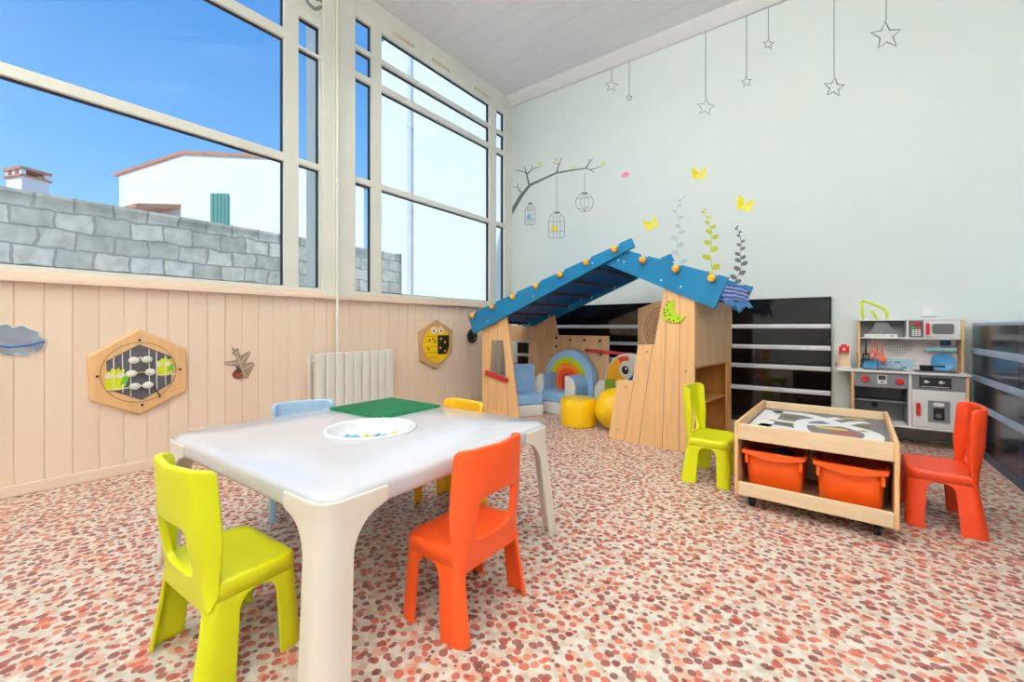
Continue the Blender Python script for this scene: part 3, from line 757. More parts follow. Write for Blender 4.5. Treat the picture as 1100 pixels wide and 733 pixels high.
# ------------------------------------------------------------------ wooden climbing playhouse
HR = R(-6.7); HO = (.529, 3.50)
ph = thing('playhouse', 'wooden climbing playhouse with blue beams and orange knobs', 'playhouse', (HO[0], HO[1], 0), HR)
TH = .018; HV = .87
def hpart(b, name, mk_=None, bevel=.003, **k): return b.build(name, mk_, ph, bevel=bevel, local=True, **k)
def grooves(b, lines, v):
    b.m('groove')
    for (u0, z0), (u1, z1) in lines:
        p, q = Vector((u0, z0)), Vector((u1, z1)); d = (q-p).normalized(); nn = Vector((-d.y, d.x))*.0022
        b.prism([[tuple(p+nn), tuple(q+nn), tuple(q-nn), tuple(p-nn)]], .001, XZ(v-.0006))
b = MB(); b.m('birch').prism([[(0, 0), (.545, 0), (.368, 1.05), (0, .92)], [(.150, .782), (.118, .43), (.375, .385), (.318, .785)]], TH, XZ(0))
grooves(b, [((.09, 0), (.09, .40)), ((.235, 0), (.235, .38)), ((.39, 0), (.375, .35)), ((.24, .80), (.24, .97)), ((.10, .8), (.10, .94))], 0)
hpart(b, 'left_front_panel')
b = MB(); b.prism([[(.075, .415), (.395, .355), (.395, .400), (.075, .462)]], .03, XZ(-.03)); o = hpart(b, 'red_ledge', 'red_paint', .004)
b = MB(); b.m('birch').prism([[(1.556, 0), (2.262, 0), (2.262, 1.14), (2.041, 1.23), (1.958, .787), (1.824, .785), (1.777, .495), (1.644, .49)]], TH, XZ(0))
grooves(b, [((1.70, 0), (1.79, .49)), ((1.83, 0), (1.945, .78)), ((2.02, 0), (2.06, 1.2)), ((2.15, 0), (2.155, 1.17))], 0)
b.m('black_plastic')
for (u, z) in ((1.64, .08), (1.72, .44), (2.20, .60), (2.22, .3), (1.9, .73)): b.cyl((u, -.002, z), (u, .001, z), .006, seg=8)
hpart(b, 'right_front_panel')
# back panel with window hole and climbing bolts
b = MB(); b.m('birch_panel').prism([[(-.46, 0), (1.06, 0), (1.06, .83), (.383, .832), (.325, 1.07), (.019, .937), (-.46, .938)], [(-.404, .75), (-.073, .755), (-.085, .42), (-.404, .44)]], TH, XZ(HV-TH))
b.m('black_plastic')
for (u, z) in ((.36, .80), (.56, .78), (.75, .78), (.95, .775), (.36, .70), (.96, .63)): b.cyl((u, HV-TH-.008, z), (u, HV-TH+.001, z), .016, seg=12)
hpart(b, 'back_panel')
b = MB(); b.prism([[(.77, .655), (1.36, .630), (1.36, .660), (.77, .685)]], .03, XZ(HV-TH-.03)); hpart(b, 'red_ledge', 'red_paint', .004)
b = MB(); b.prism([[(-.30, .47), (-.02, .42), (-.02, .375), (-.30, .425)]], .03, XZ(HV-TH-.03)); hpart(b, 'red_ledge', 'red_paint', .004)
# rear right panel, engraved with a spiral
b = MB(); b.m('birch_panel').prism([[(1.389, .74), (2.262, .74), (2.262, 1.17), (1.65, 1.19), (1.389, 1.11)]], TH, XZ(HV-TH))
b.m('groove')
for k_, rr_ in enumerate((.045, .08, .115, .15, .185, .22)):
    pts = [(1.63+.02*k_*.3+rr_*.9*math.cos(a), HV-TH-.001, .90+rr_*math.sin(a)) for a in [i*PI/24 for i in range(6, 44)]]
    pts = [p for p in pts if p[2] > .748 and p[0] > 1.40]
    if len(pts) > 2: b.tube(pts, .004, 6)
hpart(b, 'rear_right_panel')
# right hand side: upper board, rear post and cubby below
U = 2.262
b = MB(); b.m('birch_panel').box((U-TH, TH, .63), (U, HV-TH, 1.13)); hpart(b, 'side_panel')
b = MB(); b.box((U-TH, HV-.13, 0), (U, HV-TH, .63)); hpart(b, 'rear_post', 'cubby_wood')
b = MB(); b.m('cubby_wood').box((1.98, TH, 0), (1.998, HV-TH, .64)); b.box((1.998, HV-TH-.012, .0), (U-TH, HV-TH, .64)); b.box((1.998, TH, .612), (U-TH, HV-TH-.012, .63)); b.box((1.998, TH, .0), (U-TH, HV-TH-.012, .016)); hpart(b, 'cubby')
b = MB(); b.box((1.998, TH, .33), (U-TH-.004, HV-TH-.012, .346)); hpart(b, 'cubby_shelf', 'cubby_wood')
# moon
mo = smooth([(2.113, 1.129), (2.078, 1.113), (2.049, 1.08), (2.033, 1.04), (2.033, 1.006), (2.055, 0.977), (2.09, 0.959), (2.135, 0.956), (2.175, 0.972), (2.199, 1.0), (2.169, 1.0), (2.141, 1.015), (2.122, 1.038), (2.113, 1.067), (2.115, 1.101)], True, 3)
mo = [tuple(p) for p in mo]
b = MB(); b.m('moon_lime').prism([mo], .010, XZ(-.0105)); b.m('black_plastic')
for (u, z) in ((2.04, 1.06), (2.05, 1.01), (2.08, .98), (2.06, 1.09), (2.115, .972), (2.045, 1.035), (2.15, .985), (2.085, 1.015), (2.075, 1.112), (2.07, 1.05)): b.cyl((u, -.0125, z), (u, -.010, z), .0065, seg=8)
o = hpart(b, 'moon', None, 0); o['label'] = 'lime crescent moon with black dots'
# roof beams, taper to the ridge, notched under each knob
def beam(name, lo0, lo1, hi1, hi0, us, v0, th=.03):
    f = lambda u: hi0[1]+(hi1[1]-hi0[1])*(u-hi0[0])/(hi1[0]-hi0[0])
    sgn = 1 if hi1[1] > hi0[1] else -1
    pts = [lo0, lo1, hi1]
    for u in sorted(us, key=lambda q: -q if hi1[0] > hi0[0] else q):
        pts += [(u+.034, f(u+.034)), (u+.026, f(u+.034)-.022), (u-.034, f(u-.034)-.006)]
    pts.append(hi0)
    b = MB(); b.m('blue_roof').prism([pts], th, XZ(v0)); b.m('bead_white')
    for (du, dz) in ((.12, -.10), (.45, -.12), (.80, -.10)):
        u = lo0[0]+(lo1[0]-lo0[0])*du; z = lo0[1]+(lo1[1]-lo0[1])*du+.05
        b.cyl((u, v0-.003, z), (u, v0+.001, z), .008, seg=8)
    return hpart(b, name, None, .004)
lu = [-.088, .226, .521, .820, 1.103, 1.381, 1.650]; lz = [1.048, 1.137, 1.226, 1.313, 1.395, 1.476, 1.554]
beam('left_front_beam', (-.093, .851), (1.813, 1.556), (1.781, 1.628), (-.181, 1.060), lu, -.045)
beam('left_back_beam', (-.158, .851), (1.748, 1.556), (1.716, 1.628), (-.246, 1.060), [u-.065 for u in lu], HV)
ru = [1.879, 2.139, 2.391]
def rbeam(name, v0, du=0):
    hi = [(1.751+du, 1.535), (2.493+du, 1.263)]; f = lambda u: hi[0][1]+(hi[1][1]-hi[0][1])*(u-hi[0][0])/(hi[1][0]-hi[0][0])
    pts = [(1.526+du, 1.457), (2.402+du, 1.05), hi[1]]
    for u in sorted([q+du for q in ru], reverse=True): pts += [(u+.034, f(u+.034)), (u+.034, f(u+.034)-.008), (u-.026, f(u-.034)-.022), (u-.034, f(u-.034))]
    pts.append(hi[0])
    b = MB(); b.m('blue_roof').prism([pts], .028, XZ(v0)); b.m('bead_white')
    for (u, z) in ((1.66, 1.47), (1.71, 1.45), (2.02, 1.28), (2.17, 1.22)): b.cyl((u, v0-.003, z), (u, v0+.001, z), .008, seg=8)
    hpart(b, name, None, .004)
rbeam('right_front_beam', -.015); rbeam('right_back_beam', HV-.02, -.065)
for us, zs, v0 in ((lu, lz, -.068), (ru, [1.445, 1.352, 1.262], -.038)):
    for u, z in zip(us, zs):
        b = MB(); b.ball((u, v0, z), .027); b.cyl((u, v0, z), (u, v0+.03, z), .012); hpart(b, 'knob', 'knob_orange', 0)
b = MB(); b.ball((1.32, HV+.05, 1.595), .03); b.cyl((1.32, HV+.05, 1.595), (1.32, HV+.028, 1.47), .012); o = hpart(b, 'red_knob', 'red_bright', 0)
# slatted left roof and its rungs
for i in range(7):
    u0 = -.14 if i == 0 else lu[i-1]+.012; u1 = lu[i]-.008 if i else lu[0]-.008
    f = lambda u: .99+(1.535-.99)*(u+.09)/(1.65+.09)
    if u1-u0 > .05:
        b = MB(); b.prism([[(u0, f(u0)-.008), (u1, f(u1)-.008), (u1, f(u1)+.008), (u0, f(u0)+.008)]], HV+.015, XZ(-.015)); hpart(b, 'roof_slat', 'blue_slat', 0)
    b = MB(); u = lu[i]; z = f(u)-.012
    b.cyl((u, -.016, z), (u, HV, z), .016); hpart(b, 'rung', 'rung_brown', 0)
    b = MB(); b.cyl((u+.005, HV-.006, z-.006), (u+.005, HV+.002, z-.006), .018, seg=12); hpart(b, 'rung_cap', 'bead_white', 0)
for u, z in zip(ru, [1.41, 1.31, 1.215]):
    b = MB(); b.cyl((u, .012, z), (u, HV-.02, z), .012); hpart(b, 'rung', 'rung_brown', 0)
# striped cloth hanging from the lowest rung of the right slope
hw = local_of(ph)
t = thing('striped_cloth', 'folded blue and lilac zigzag cloth hung at playhouse eave', 'cloth', hw @ Vector((2.40, .5, 1.0)), HR)
b = MB(); b.m('chevron_cloth')
def cf(a, c):
    v = -.42+.66*a; s_ = c*.34-.14
    if s_ < 0: u, z = -.03-.006*abs(s_), 1.232+s_*.9
    elif s_ < .05: ang = s_/.05*PI; u, z = -.01-.022*math.cos(ang), 1.228+.022*math.sin(ang)
    else: u, z = .014+.035*(s_-.05)/.24+.012*math.sin(6*PI*a)*(s_*3), 1.228-(s_-.05)*(.78-.12*math.sin(PI*a))
    return Vector((u, v, z-1.0))
b.grid(cf, 40, 30, uv=True)
b.build('cloth', None, t, local=True, solid=.006)
b = MB(); b.m('cloth_blue').grid(lambda a, c: Vector((.030+.03*c, -.43+.68*a, .125-.045*c+.006*math.sin(9*PI*a)-.05*math.exp(-((a-.45)/.08)**2)*c)), 40, 5)
b.build('hem', None, t, local=True, solid=.006)

# ------------------------------------------------------------------ soft play seats
def T_of(loc, rz): return Matrix.Translation(loc) @ Matrix.Rotation(rz, 4, 'Z')
def half_disc(r, z0, h, n=24, hw=None):
    hw = hw or r
    return [(-hw, z0)]+[(hw*math.cos(PI-PI*i/n), z0+h+(r)*math.sin(PI*i/n)) for i in range(n+1)]+[(hw, z0)]
def soft_chair(name, label, u, v, rz, w, d, sh, seat_m, base_m, back_fn, arms=None, ah=.2, arm_l=.34):
    p = hw @ Vector((u, v, 0)); t = thing(name, label, 'soft chair', (p.x, p.y, 0), HR+rz)
    # faces -y; seat front at y=-d/2
    b = MB(); b.m(base_m).box((-w/2, -d/2, 0), (w/2, d/2, sh*.52)); b.build('base', None, t, bevel=.012, seg=3, local=True)
    b = MB(); b.m(seat_m).box((-w/2, -d/2, sh*.52), (w/2, d/2, sh)); b.build('seat_cushion', None, t, bevel=.02, seg=3, local=True)
    back_fn(t, w, d, sh)
    if arms:
        for s_ in (-1, 1):
            b = MB(); aw = .115
            outl = [(s_*(w/2-.01), 0), (s_*(w/2+aw), 0), (s_*(w/2+aw), sh+.04)]+[(s_*(w/2+aw*math.cos(PI/2*i/10)), sh+.04+(ah-.04)*math.sin(PI/2*i/10)) for i in range(1, 11)]+[(s_*(w/2-.01), sh+ah)]
            yb = -d/2+.02
            b.m(arms[0]).prism([outl], arm_l, XZ(yb+.03))
            b.m(arms[1]).prism([outl], .03, XZ(yb))
            o = b.build('arm', None, t, bevel=.008, seg=2, local=True)
    return t
def rainbow_back(t, w, d, sh):
    cols = [('vinyl_sky', .325), ('vinyl_lime', .245), ('vinyl_orange', .185), ('vinyl_redorange', .125), ('vinyl_red', .068)]
    b = MB(); b.m('vinyl_sky').prism([half_disc(.325, 0, .345)], .11, XZ(d/2)); b.build('backrest', None, t, bevel=.02, seg=3, local=True)
    for i, (k, r) in enumerate(cols[1:]):
        b = MB(); b.m(k).prism([half_disc(r, .2, .145)], .004, XZ(d/2-.002-.002*(i+1))); o = b.build('rainbow_band', None, t, local=True); o['label'] = k.replace('vinyl_', '')+' band of the rainbow'
soft_chair('soft_armchair', 'pale blue soft armchair with a rainbow on its back', .615, .582, 0, .32, .28, .235, 'vinyl_blue', 'vinyl_white', rainbow_back, ('vinyl_blue', 'vinyl_white'), .18, .25)
def bird_back(t, w, d, sh):
    b = MB(); b.m('vinyl_white').prism([half_disc(.30, 0, .36)], .10, XZ(d/2)); b.build('backrest', None, t, bevel=.02, seg=3, local=True)
    y0 = d/2-.004; r = .262; zc = .37
    def wedge(a0, a1, r0, mk_, nm):
        b = MB(); b.m(mk_); n_ = 14
        b.prism([[(r*math.cos(R(a0+(a1-a0)*i/n_)), zc+r*math.sin(R(a0+(a1-a0)*i/n_))) for i in range(n_+1)]+[(r0*math.cos(R(a1)), zc+r0*math.sin(R(a1))), (r0*math.cos(R(a0)), zc+r0*math.sin(R(a0)))]], .004, XZ(y0)); b.build(nm, None, t, local=True)
    wedge(112, 180, .03, 'vinyl_amber', 'amber_patch'); wedge(82, 112, .06, 'vinyl_redorange', 'red_patch'); wedge(0, 34, .03, 'vinyl_navy', 'blue_patch')
    b = MB(); b.m('vinyl_navy').prism([[(.02, .37), (.13, .37), (.10, .50), (.06, .47)]], .005, XZ(y0-.001)); b.build('blue_patch', None, t, local=True)
    b = MB(); b.m('vinyl_white').prism([circle(.005, .50, .088)], .006, XZ(y0-.004)); b.build('eye_white', None, t, local=True)
    b = MB(); b.m('black_plastic').prism([circle(-.005, .495, .042)], .006, XZ(y0-.008)); b.m('vinyl_white').prism([circle(.008, .51, .012, n=12)], .002, XZ(y0-.0095)); b.build('pupil', None, t, local=True)
soft_chair('soft_armchair', 'soft armchair with green arms and a big round eye on back', 1.31, .625, R(-12), .30, .20, .225, 'vinyl_white', 'vinyl_white', bird_back, ('vinyl_green', 'vinyl_white'), .17, .20)
def plain_back(t, w, d, sh):
    b = MB()
    for k, x0, x1 in (('vinyl_white', -w/2-.006, -w/2), ('vinyl_blue', -w/2, w/2), ('vinyl_white', w/2, w/2+.006)):
        b.m(k).prism([[(d/2, 0), (d/2+.10, 0)]+[(d/2+.05+.05*math.cos(PI*i/12), .47+.05*math.sin(PI*i/12)) for i in range(13)]], x1-x0, YZ(x0))
    b.build('backrest', None, t, bevel=.012, seg=2, local=True)
soft_chair('soft_sofa', 'plain pale blue soft seat behind left playhouse panel', .43, .235, R(63), .29, .26, .225, 'vinyl_blue', 'vinyl_white', plain_back)
t = thing('pouf', 'round yellow drum shaped pouf in front of rainbow armchair', 'pouf', (1.655, 3.585, 0))
b = MB(); b.lathe([(.150, 0), (.162, .006), (.167, .02), (.168, .12), (.167, .235), (.160, .25), (.145, .256), (.001, .260)], 48, Matrix.Translation((1.655, 3.585, 0)), capped=False)
b.build('cushion', 'vinyl_yellow', t)
b = MB(); b.tube([(1.655+.166*math.cos(2*PI*i/40), 3.585+.166*math.sin(2*PI*i/40), .242) for i in range(40)], .003, 6, closed=True); b.build('piping', 'vinyl_yellow', t)
b = MB(); b.ball((2.005, 3.625, .186), .186, u=36, v=24)
tag(b.build('ball', 'vinyl_yellow'), 'big shiny yellow ball half hidden by right playhouse panel', 'ball')

# ------------------------------------------------------------------ black glazed partition along the back wall
t = thing('glazed_partition', 'low black glossy panel with white rails along the back wall', 'partition', (1.9, 4.73, 0))
x0, x1 = .12, 3.57
b = MB(); b.box((x0, 4.715, .05), (x1, 4.74, 1.19)); b.build('panel', 'black_glass', t)
b = MB(); b.prism([[(x0, 0), (x1, 0), (x1, 1.195), (x0, 1.195)], [(x0+.012, .05), (x0+.012, 1.183), (x1-.012, 1.183), (x1-.012, .05)]], .03, XZ(4.715)); b.build('frame', 'black_plastic', t, bevel=.002)
for z in (.93, .735, .55, .335):
    b = MB(); b.prism([rrect(4.685, z, .016, .021, .01, 4)], x1-x0-.01, YZ(x0+.005)); b.build('rail', 'rail_white', t, angle=50)
for xx in (.14, 1.85, 3.55):
    for z in (.93, .735, .55, .335):
        b = MB(); b.box((xx-.012, 4.69, z-.012), (xx+.012, 4.72, z+.012)); b.build('rail_bracket', 'rail_white', t)

# ------------------------------------------------------------------ right hand glazed cabinet
t = thing('glazed_cabinet', 'low smoked glass cabinet with pale rails at the right edge', 'cabinet', (4.75, 3.3, 0))
gx, gy0, gy1 = 4.43, 1.9, 4.70
b = MB(); b.box((gx, gy0, .93), (5.05, gy1, .957)); b.build('top', 'cap_blue', t, bevel=.006)
b = MB(); b.m('object_pale').box((5.03, 3.97, .06), (5.05, gy1, .93)); b.box((gx+.03, gy1-.02, .06), (5.03, gy1, .93)); b.m('interior_dark').box((5.03, gy0, .06), (5.05, 3.97, .93)); b.box((gx+.03, gy0, .06), (5.03, gy0+.02, .93)); b.build('carcass', None, t)
b = MB(); b.box((gx+.02, gy0, 0), (5.05, gy1, .06)); b.build('plinth', 'object_slate', t)
b = MB(); b.box((gx+.06, gy0+.02, .36), (5.03, 3.95, .375)); b.build('shelf', 'object_slate', t)
b = MB(); b.box((gx+.06, 3.95, .06), (5.03, 3.97, .93)); b.build('divider', 'object_pale', t)
b = MB(); b.box((gx, gy0, .05), (gx+.006, gy1, .93)); b.build('glass_front', 'smoked_glass', t)
for z in (.745, .545, .345):
    b = MB(); b.prism([rrect(gx-.005, z, .004, .022, .003, 4)], gy1-gy0, Matrix(((1, 0, 0, 0), (0, 0, 1, gy0), (0, 1, 0, 0), (0, 0, 0, 1)))); b.build('rail', 'cap_blue', t, angle=50)
b = MB(); b.box((gx+.002, gy1-.05, .3), (gx-.012, gy1-.02, .5)); b.build('latch', 'object_pale', t, bevel=.003)
b = MB(); b.box((gx-.01, gy0, 0), (gx+.02, gy1, .05)); b.build('bottom_rail', 'object_slate', t, bevel=.004)
t = thing('white_dispenser', 'white upright box with handle standing inside the smoked cabinet', 'box', (4.62, 3.42, .375))
b = MB(); b.prism([[(-.08, 0), (.08, 0), (.06, .30), (-.06, .30)]], .1, YZ(-.05)); b.build('body', 'object_pale', t, local=True, bevel=.01)
b = MB(); b.tube([(-.055, -.02, .08), (-.085, -.02, .10), (-.085, -.02, .2), (-.055, -.02, .22)], .008); b.build('handle', 'object_slate', t, local=True)
t = thing('round_appliance', 'pale rounded appliance on top shelf inside smoked cabinet', 'box', (4.66, 3.25, .675))
b = MB(); b.prism([rrect(0, .1, .14, .10, .05, 5)], .16, YZ(-.08)); b.build('body', 'object_pale', t, local=True, bevel=.01)
b = MB(); b.prism([rrect(0, .1, .085, .055, .03, 5)], .01, YZ(-.088)); b.build('door', 'object_slate', t, local=True)
b = MB(); b.box((4.50, 2.2, .66), (5.03, 3.93, .674)); tag(b.build('inner_shelf', 'object_slate'), 'dark upper shelf board inside smoked cabinet', 'shelf')
inner = bpy.data.objects['inner_shelf']; cab = bpy.data.objects['glazed_cabinet']
inner.data.transform(local_of(cab).inverted()); inner.parent = cab
for k_ in ('label', 'category'): del inner[k_]
inner.name = 'upper_shelf'

# ------------------------------------------------------------------ toy kitchen
K = lambda px, py: (880+px/4.311, 310+py/4.311)
def kf(px, py, Y=4.42): return at_back(*K(px, py), Y)
kt = thing('toy_kitchen', 'white and grey wooden toy kitchen against the back wall', 'toy kitchen', (4.03, 4.58, 0))
FY, BKY = 4.42, 4.715
def kp(b, name, mk_=None, bevel=.002, parent=None, label=None):
    o = b.build(name, mk_, parent or kt, bevel=bevel)
    if label: o['label'] = label
    return o
b = MB(); b.box((3.606, FY-.015, .562), (4.378, BKY, .577)); kp(b, 'countertop', 'kitchen_white', .004)
for x in (3.700, 4.348):
    b = MB(); b.box((x, FY, 0), (x+.016, BKY, .562)); kp(b, 'side_panel', 'birch', .002)
b = MB(); b.box((4.042, FY, .165), (4.060, BKY-.01, .562)); kp(b, 'divider', 'kitchen_white')
b = MB(); b.box((3.716, FY-.006, .150), (4.348, BKY-.01, .166)); kp(b, 'bottom_board', 'kitchen_white')
b = MB(); b.box((3.716, BKY-.012, .02), (4.348, BKY-.002, .562)); kp(b, 'back_board', 'kitchen_mid')
b = MB(); b.box((3.718, FY+.002, .445), (4.041, FY+.014, .561)); strip = kp(b, 'oven_panel', 'kitchen_grey')
for (px, py) in ((212, 417), (373, 432)):
    x, z = kf(px, py); b = MB(); b.cyl((x, FY+.004, z), (x, FY-.022, z), .023, .020, 20); kp(b, 'knob', 'red_bright', .003, strip, 'red knob')
x, z = kf(291, 421); b = MB(); b.m('kitchen_white').box((x-.028, FY-.001, z-.035), (x+.028, FY+.004, z+.035)); b.m('black_plastic').box((x-.023, FY-.002, z-.005), (x+.023, FY, z+.031)); b.m('kitchen_grey').box((x-.01, FY-.002, z-.028), (x+.01, FY, z-.014)); kp(b, 'clock_display', None, 0, strip)
b = MB(); b.box((3.716, BKY-.016, .166), (4.042, BKY-.013, .445)); b.box((3.716, FY+.02, .166), (3.720, BKY-.016, .445)); b.box((4.038, FY+.02, .166), (4.042, BKY-.016, .445)); kp(b, 'oven_cavity', 'kitchen_mid', 0)
b = MB(); b.cyl((3.72, FY+.04, .335), (4.04, FY+.04, .335), .008); b.box((3.72, FY+.05, .325), (4.04, BKY-.02, .333)); kp(b, 'oven_rack', 'kitchen_dark')
b = MB(); b.cyl((3.86, BKY-.02, .27), (3.86, BKY-.03, .27), .02); kp(b, 'oven_bolt', 'black_plastic', 0)
b = MB(); b.m('kitchen_grey').box((4.062, FY+.002, .450), (4.347, FY+.014, .561)); p2 = kp(b, 'washer_panel', None)
b = MB(); b.m('black_plastic').box((4.10, FY-.003, .468), (4.272, FY+.004, .545)); b.m('bead_white')
for xx in (4.138, 4.218): b.cyl((xx, FY-.005, .512), (xx, FY-.003, .512), .012, seg=14); b.cyl((xx+.016, FY-.005, .512), (xx+.016, FY-.003, .512), .005, seg=8)
b.box((4.11, FY-.0045, .474), (4.26, FY-.003, .478)); kp(b, 'dial_display', None, 0, p2)
b = MB(); b.box((4.063, FY-.004, .168), (4.346, FY+.012, .448)); door = kp(b, 'washer_door', 'kitchen_white', .004)
b = MB(); x, z = kf(457, 558); b.m('red_bright').prism([rrect(x, z, .011, .05, .010, 4)], .016, XZ(FY-.022)); b.cyl((x, FY-.022, z+.044), (x, FY-.022, z+.030), .012); b.box((x-.006, FY-.010, z+.03), (x+.006, FY-.002, z+.042)); b.box((x-.006, FY-.010, z-.042), (x+.006, FY-.002, z-.03)); kp(b, 'handle', None, .002, door, 'red door handle')
b = MB(); xa, za = kf(502, 518); xb, zb = kf(604, 626)
b.m('kitchen_grey').box((xa, FY-.010, zb), (xb, FY-.002, za)); b.m('oven_glass').box((xa+.03, FY-.012, zb+.018), (xb-.028, FY-.009, za-.052)); b.m('kitchen_white').prism([rrect((xa+xb)/2, za-.026, .03, .014, .012, 4)], .003, XZ(FY-.0125)); b.m('kitchen_dark').cyl(((xa+xb)/2, FY-.0125, zb+.05), ((xa+xb)/2, FY-.0115, zb+.05), .018)
kp(b, 'door_window', None, 0, door)
# hutch
HF = 4.575
for x in (3.748, 4.352):
    b = MB(); b.box((x, HF, .577), (x+.014, BKY, .975)); kp(b, 'hutch_side', 'birch', .002)
b = MB(); b.box((3.745, HF-.004, .975), (4.369, BKY, .988)); kp(b, 'hutch_top', 'kitchen_white')
b = MB(); b.box((3.762, HF-.004, .828), (4.352, BKY-.01, .840)); kp(b, 'hutch_shelf', 'kitchen_white')
b = MB(); b.box((3.762, BKY-.01, .577), (4.352, BKY, .975)); kp(b, 'backsplash', 'kitchen_pink')
b = MB(); b.box((3.762, BKY-.014, .840), (4.048, BKY-.0101, .975)); kp(b, 'hood_back', 'kitchen_mid')
b = MB(); b.box((4.046, HF, .840), (4.060, BKY-.01, .975)); kp(b, 'hutch_divider', 'kitchen_white')
b = MB(); b.m('kitchen_grey').prism([[(3.775, .842), (4.035, .842), (4.0, .862), (3.955, .93), (3.94, .975), (3.86, .975), (3.85, .93), (3.81, .862)]], .08, XZ(HF+.04)); hood = kp(b, 'cooker_hood', None, .003)
b = MB(); b.m('kitchen_white').box((3.79, HF+.028, .838), (3.995, HF+.045, .866)); b.m('kitchen_grey')
for xx in (3.86, 3.88, 3.90, 3.92): b.cyl((xx, HF+.027, .852), (xx, HF+.029, .852), .004, seg=8)
b.box((3.95, HF+.027, .848), (3.975, HF+.029, .856)); kp(b, 'hood_strip', None, 0, hood)
b = MB(); b.box((4.062, HF+.002, .842), (4.142, HF+.014, .974)); kpd = kp(b, 'microwave_keypad', 'kitchen_dark')
b = MB(); b.m('red_paint').box((4.078, HF-.001, .942), (4.128, HF+.003, .962)); b.m('green_key').box((4.074, HF-.001, .915), (4.098, HF+.003, .93)); b.m('red_bright').box((4.106, HF-.001, .915), (4.130, HF+.003, .93)); b.m('bead_white')
for i in range(4):
    for j in range(3): b.box((4.078+.018*j, HF-.001, .895-.014*i), (4.092+.018*j, HF+.003, .905-.014*i))
kp(b, 'keys', None, 0, kpd)
b = MB(); b.m('kitchen_white').box((4.144, HF-.002, .842), (4.350, HF+.012, .974)); mdoor = kp(b, 'microwave_door', None, .003)
b = MB(); b.m('kitchen_white').prism([rrect(4.252, .908, .070, .050, .02, 4), rrect(4.252, .908, .060, .040, .015, 4)], .006, XZ(HF-.008)); b.m('kitchen_dark').prism([rrect(4.252, .908, .061, .041, .015, 4)], .002, XZ(HF-.004)); kp(b, 'door_window', None, 0, mdoor)
b = MB(); b.m('red_bright').prism([rrect(4.166, .908, .010, .047, .009, 4)], .014, XZ(HF-.02)); b.box((4.160, HF-.008, .93), (4.172, HF, .945)); b.box((4.160, HF-.008, .87), (4.172, HF, .885)); kp(b, 'handle', None, .002, mdoor, 'red microwave handle')
# printed tiles, heart of peg holes, teal ledge, blue tag
BY_ = BKY-.0105
b = MB()
for r_ in range(4):
    for c_ in range(9):
        b.m('tile_pale' if (r_*5+c_*3) % 7 else 'tile_blue')
        xx = 3.768+c_*.037+(.018 if r_ % 2 else 0); b.box((xx, BY_-.001, .582+r_*.021), (xx+.034, BY_+.002, .600+r_*.021))
kp(b, 'tile_strip', None, 0, None, 'pale blue printed tiles')
b = MB(); b.m('sticker_mid')
for i in range(-7, 8):
    for j in range(-6, 7):
        a, c = i/6.2, j/5.2
        if (a*a+c*c-1)**3-a*a*c*c*c < .02: b.cyl((4.012+i*.0125, BY_-.001, .742+j*.0115), (4.012+i*.0125, BY_+.001, .742+j*.0115), .0038, seg=6)
kp(b, 'peg_holes', None, 0, None, 'heart of small grey holes')
b = MB(); b.box((4.165, BY_-.05, .738), (4.340, BY_, .752)); b.m('teal_pale').box((4.165, BY_-.055, .735), (4.340, BY_-.05, .760)); kp(b, 'ledge', 'teal_pale')
b = MB(); b.m('toy_navy').prism([rrect(4.285, .80, .030, .020, .006, 3)], .012, XZ(BY_-.012)); b.m('black_plastic').cyl((4.295, BY_-.013, .808), (4.295, BY_-.011, .808), .007, seg=10); kp(b, 'hook_plate', None, .002, None, 'navy hook plate')
b = MB(); b.box((3.78, FY+.07, .577), (4.035, BKY-.04, .581)); hob = kp(b, 'hob', 'kitchen_dark')
b = MB(); b.m('kitchen_grey')
for xx in (3.84, 3.97): b.tube([(xx+.04*math.cos(2*PI*i/20), 4.58+.04*math.sin(2*PI*i/20), .5815) for i in range(20)], .002, 5, closed=True)
kp(b, 'burner', None, 0, hob)
b = MB(); b.prism([rrect(4.21, 4.575, .12, .10, .02, 4), rrect(4.21, 4.575, .105, .085, .015, 4)], .006, XY(.577)); b.m('kitchen_dark').box((4.10, 4.485, .5772), (4.32, 4.665, .5785)); kp(b, 'sink', 'kitchen_dark')
b = MB(); b.cyl((3.77, HF+.03, .824), (4.02, HF+.03, .824), .004, seg=8); kp(b, 'utensil_rail', 'kitchen_grey', 0)
# loose things on the kitchen
def hang(label, name, mk_, x, ztop, kind):
    y = HF+.022; t = thing(name, label, 'toy utensil', (x, y, ztop-.14), 0, 'toy cooking utensils hanging under the hood')
    b = MB(); b.m(mk_).tube([(x, y+.008, ztop+.012), (x, y-.003, ztop+.014), (x, y-.006, ztop), (x, y-.004, ztop-.06), (x, y-.004, ztop-.095)], [.003, .003, .003, .005, .005]); b.build('handle', None, t)
    b = MB(); b.m(mk_); zc = ztop-.125
    if kind == 'spatula': b.prism([rrect(x, zc, .023, .030, .006, 3)]+[rrect(x+d_, zc, .003, .018, .002, 2)[::-1] for d_ in (-.010, 0, .010)], .005, XZ(y-.007))
    elif kind == 'fork': b.prism([[(x-.02, zc+.03), (x+.02, zc+.03), (x+.02, zc-.03), (x+.012, zc-.03), (x+.012, zc+.005), (x+.004, zc+.005), (x+.004, zc-.03), (x-.004, zc-.03), (x-.004, zc+.005), (x-.012, zc+.005), (x-.012, zc-.03), (x-.02, zc-.03)]], .005, XZ(y-.007))
    else: b.ball((x, y-.004, zc), .026, (1, .4, 1.15), 14, 10)
    b.build('head', None, t, bevel=.001)
hang('black slotted toy spatula hanging left of the coral utensils', 'toy_spatula', 'black_plastic', 3.800, .80, 'spatula')
hang('coral toy spatula hanging second from left under hood', 'toy_spatula', 'toy_coral', 3.842, .82, 'spatula')
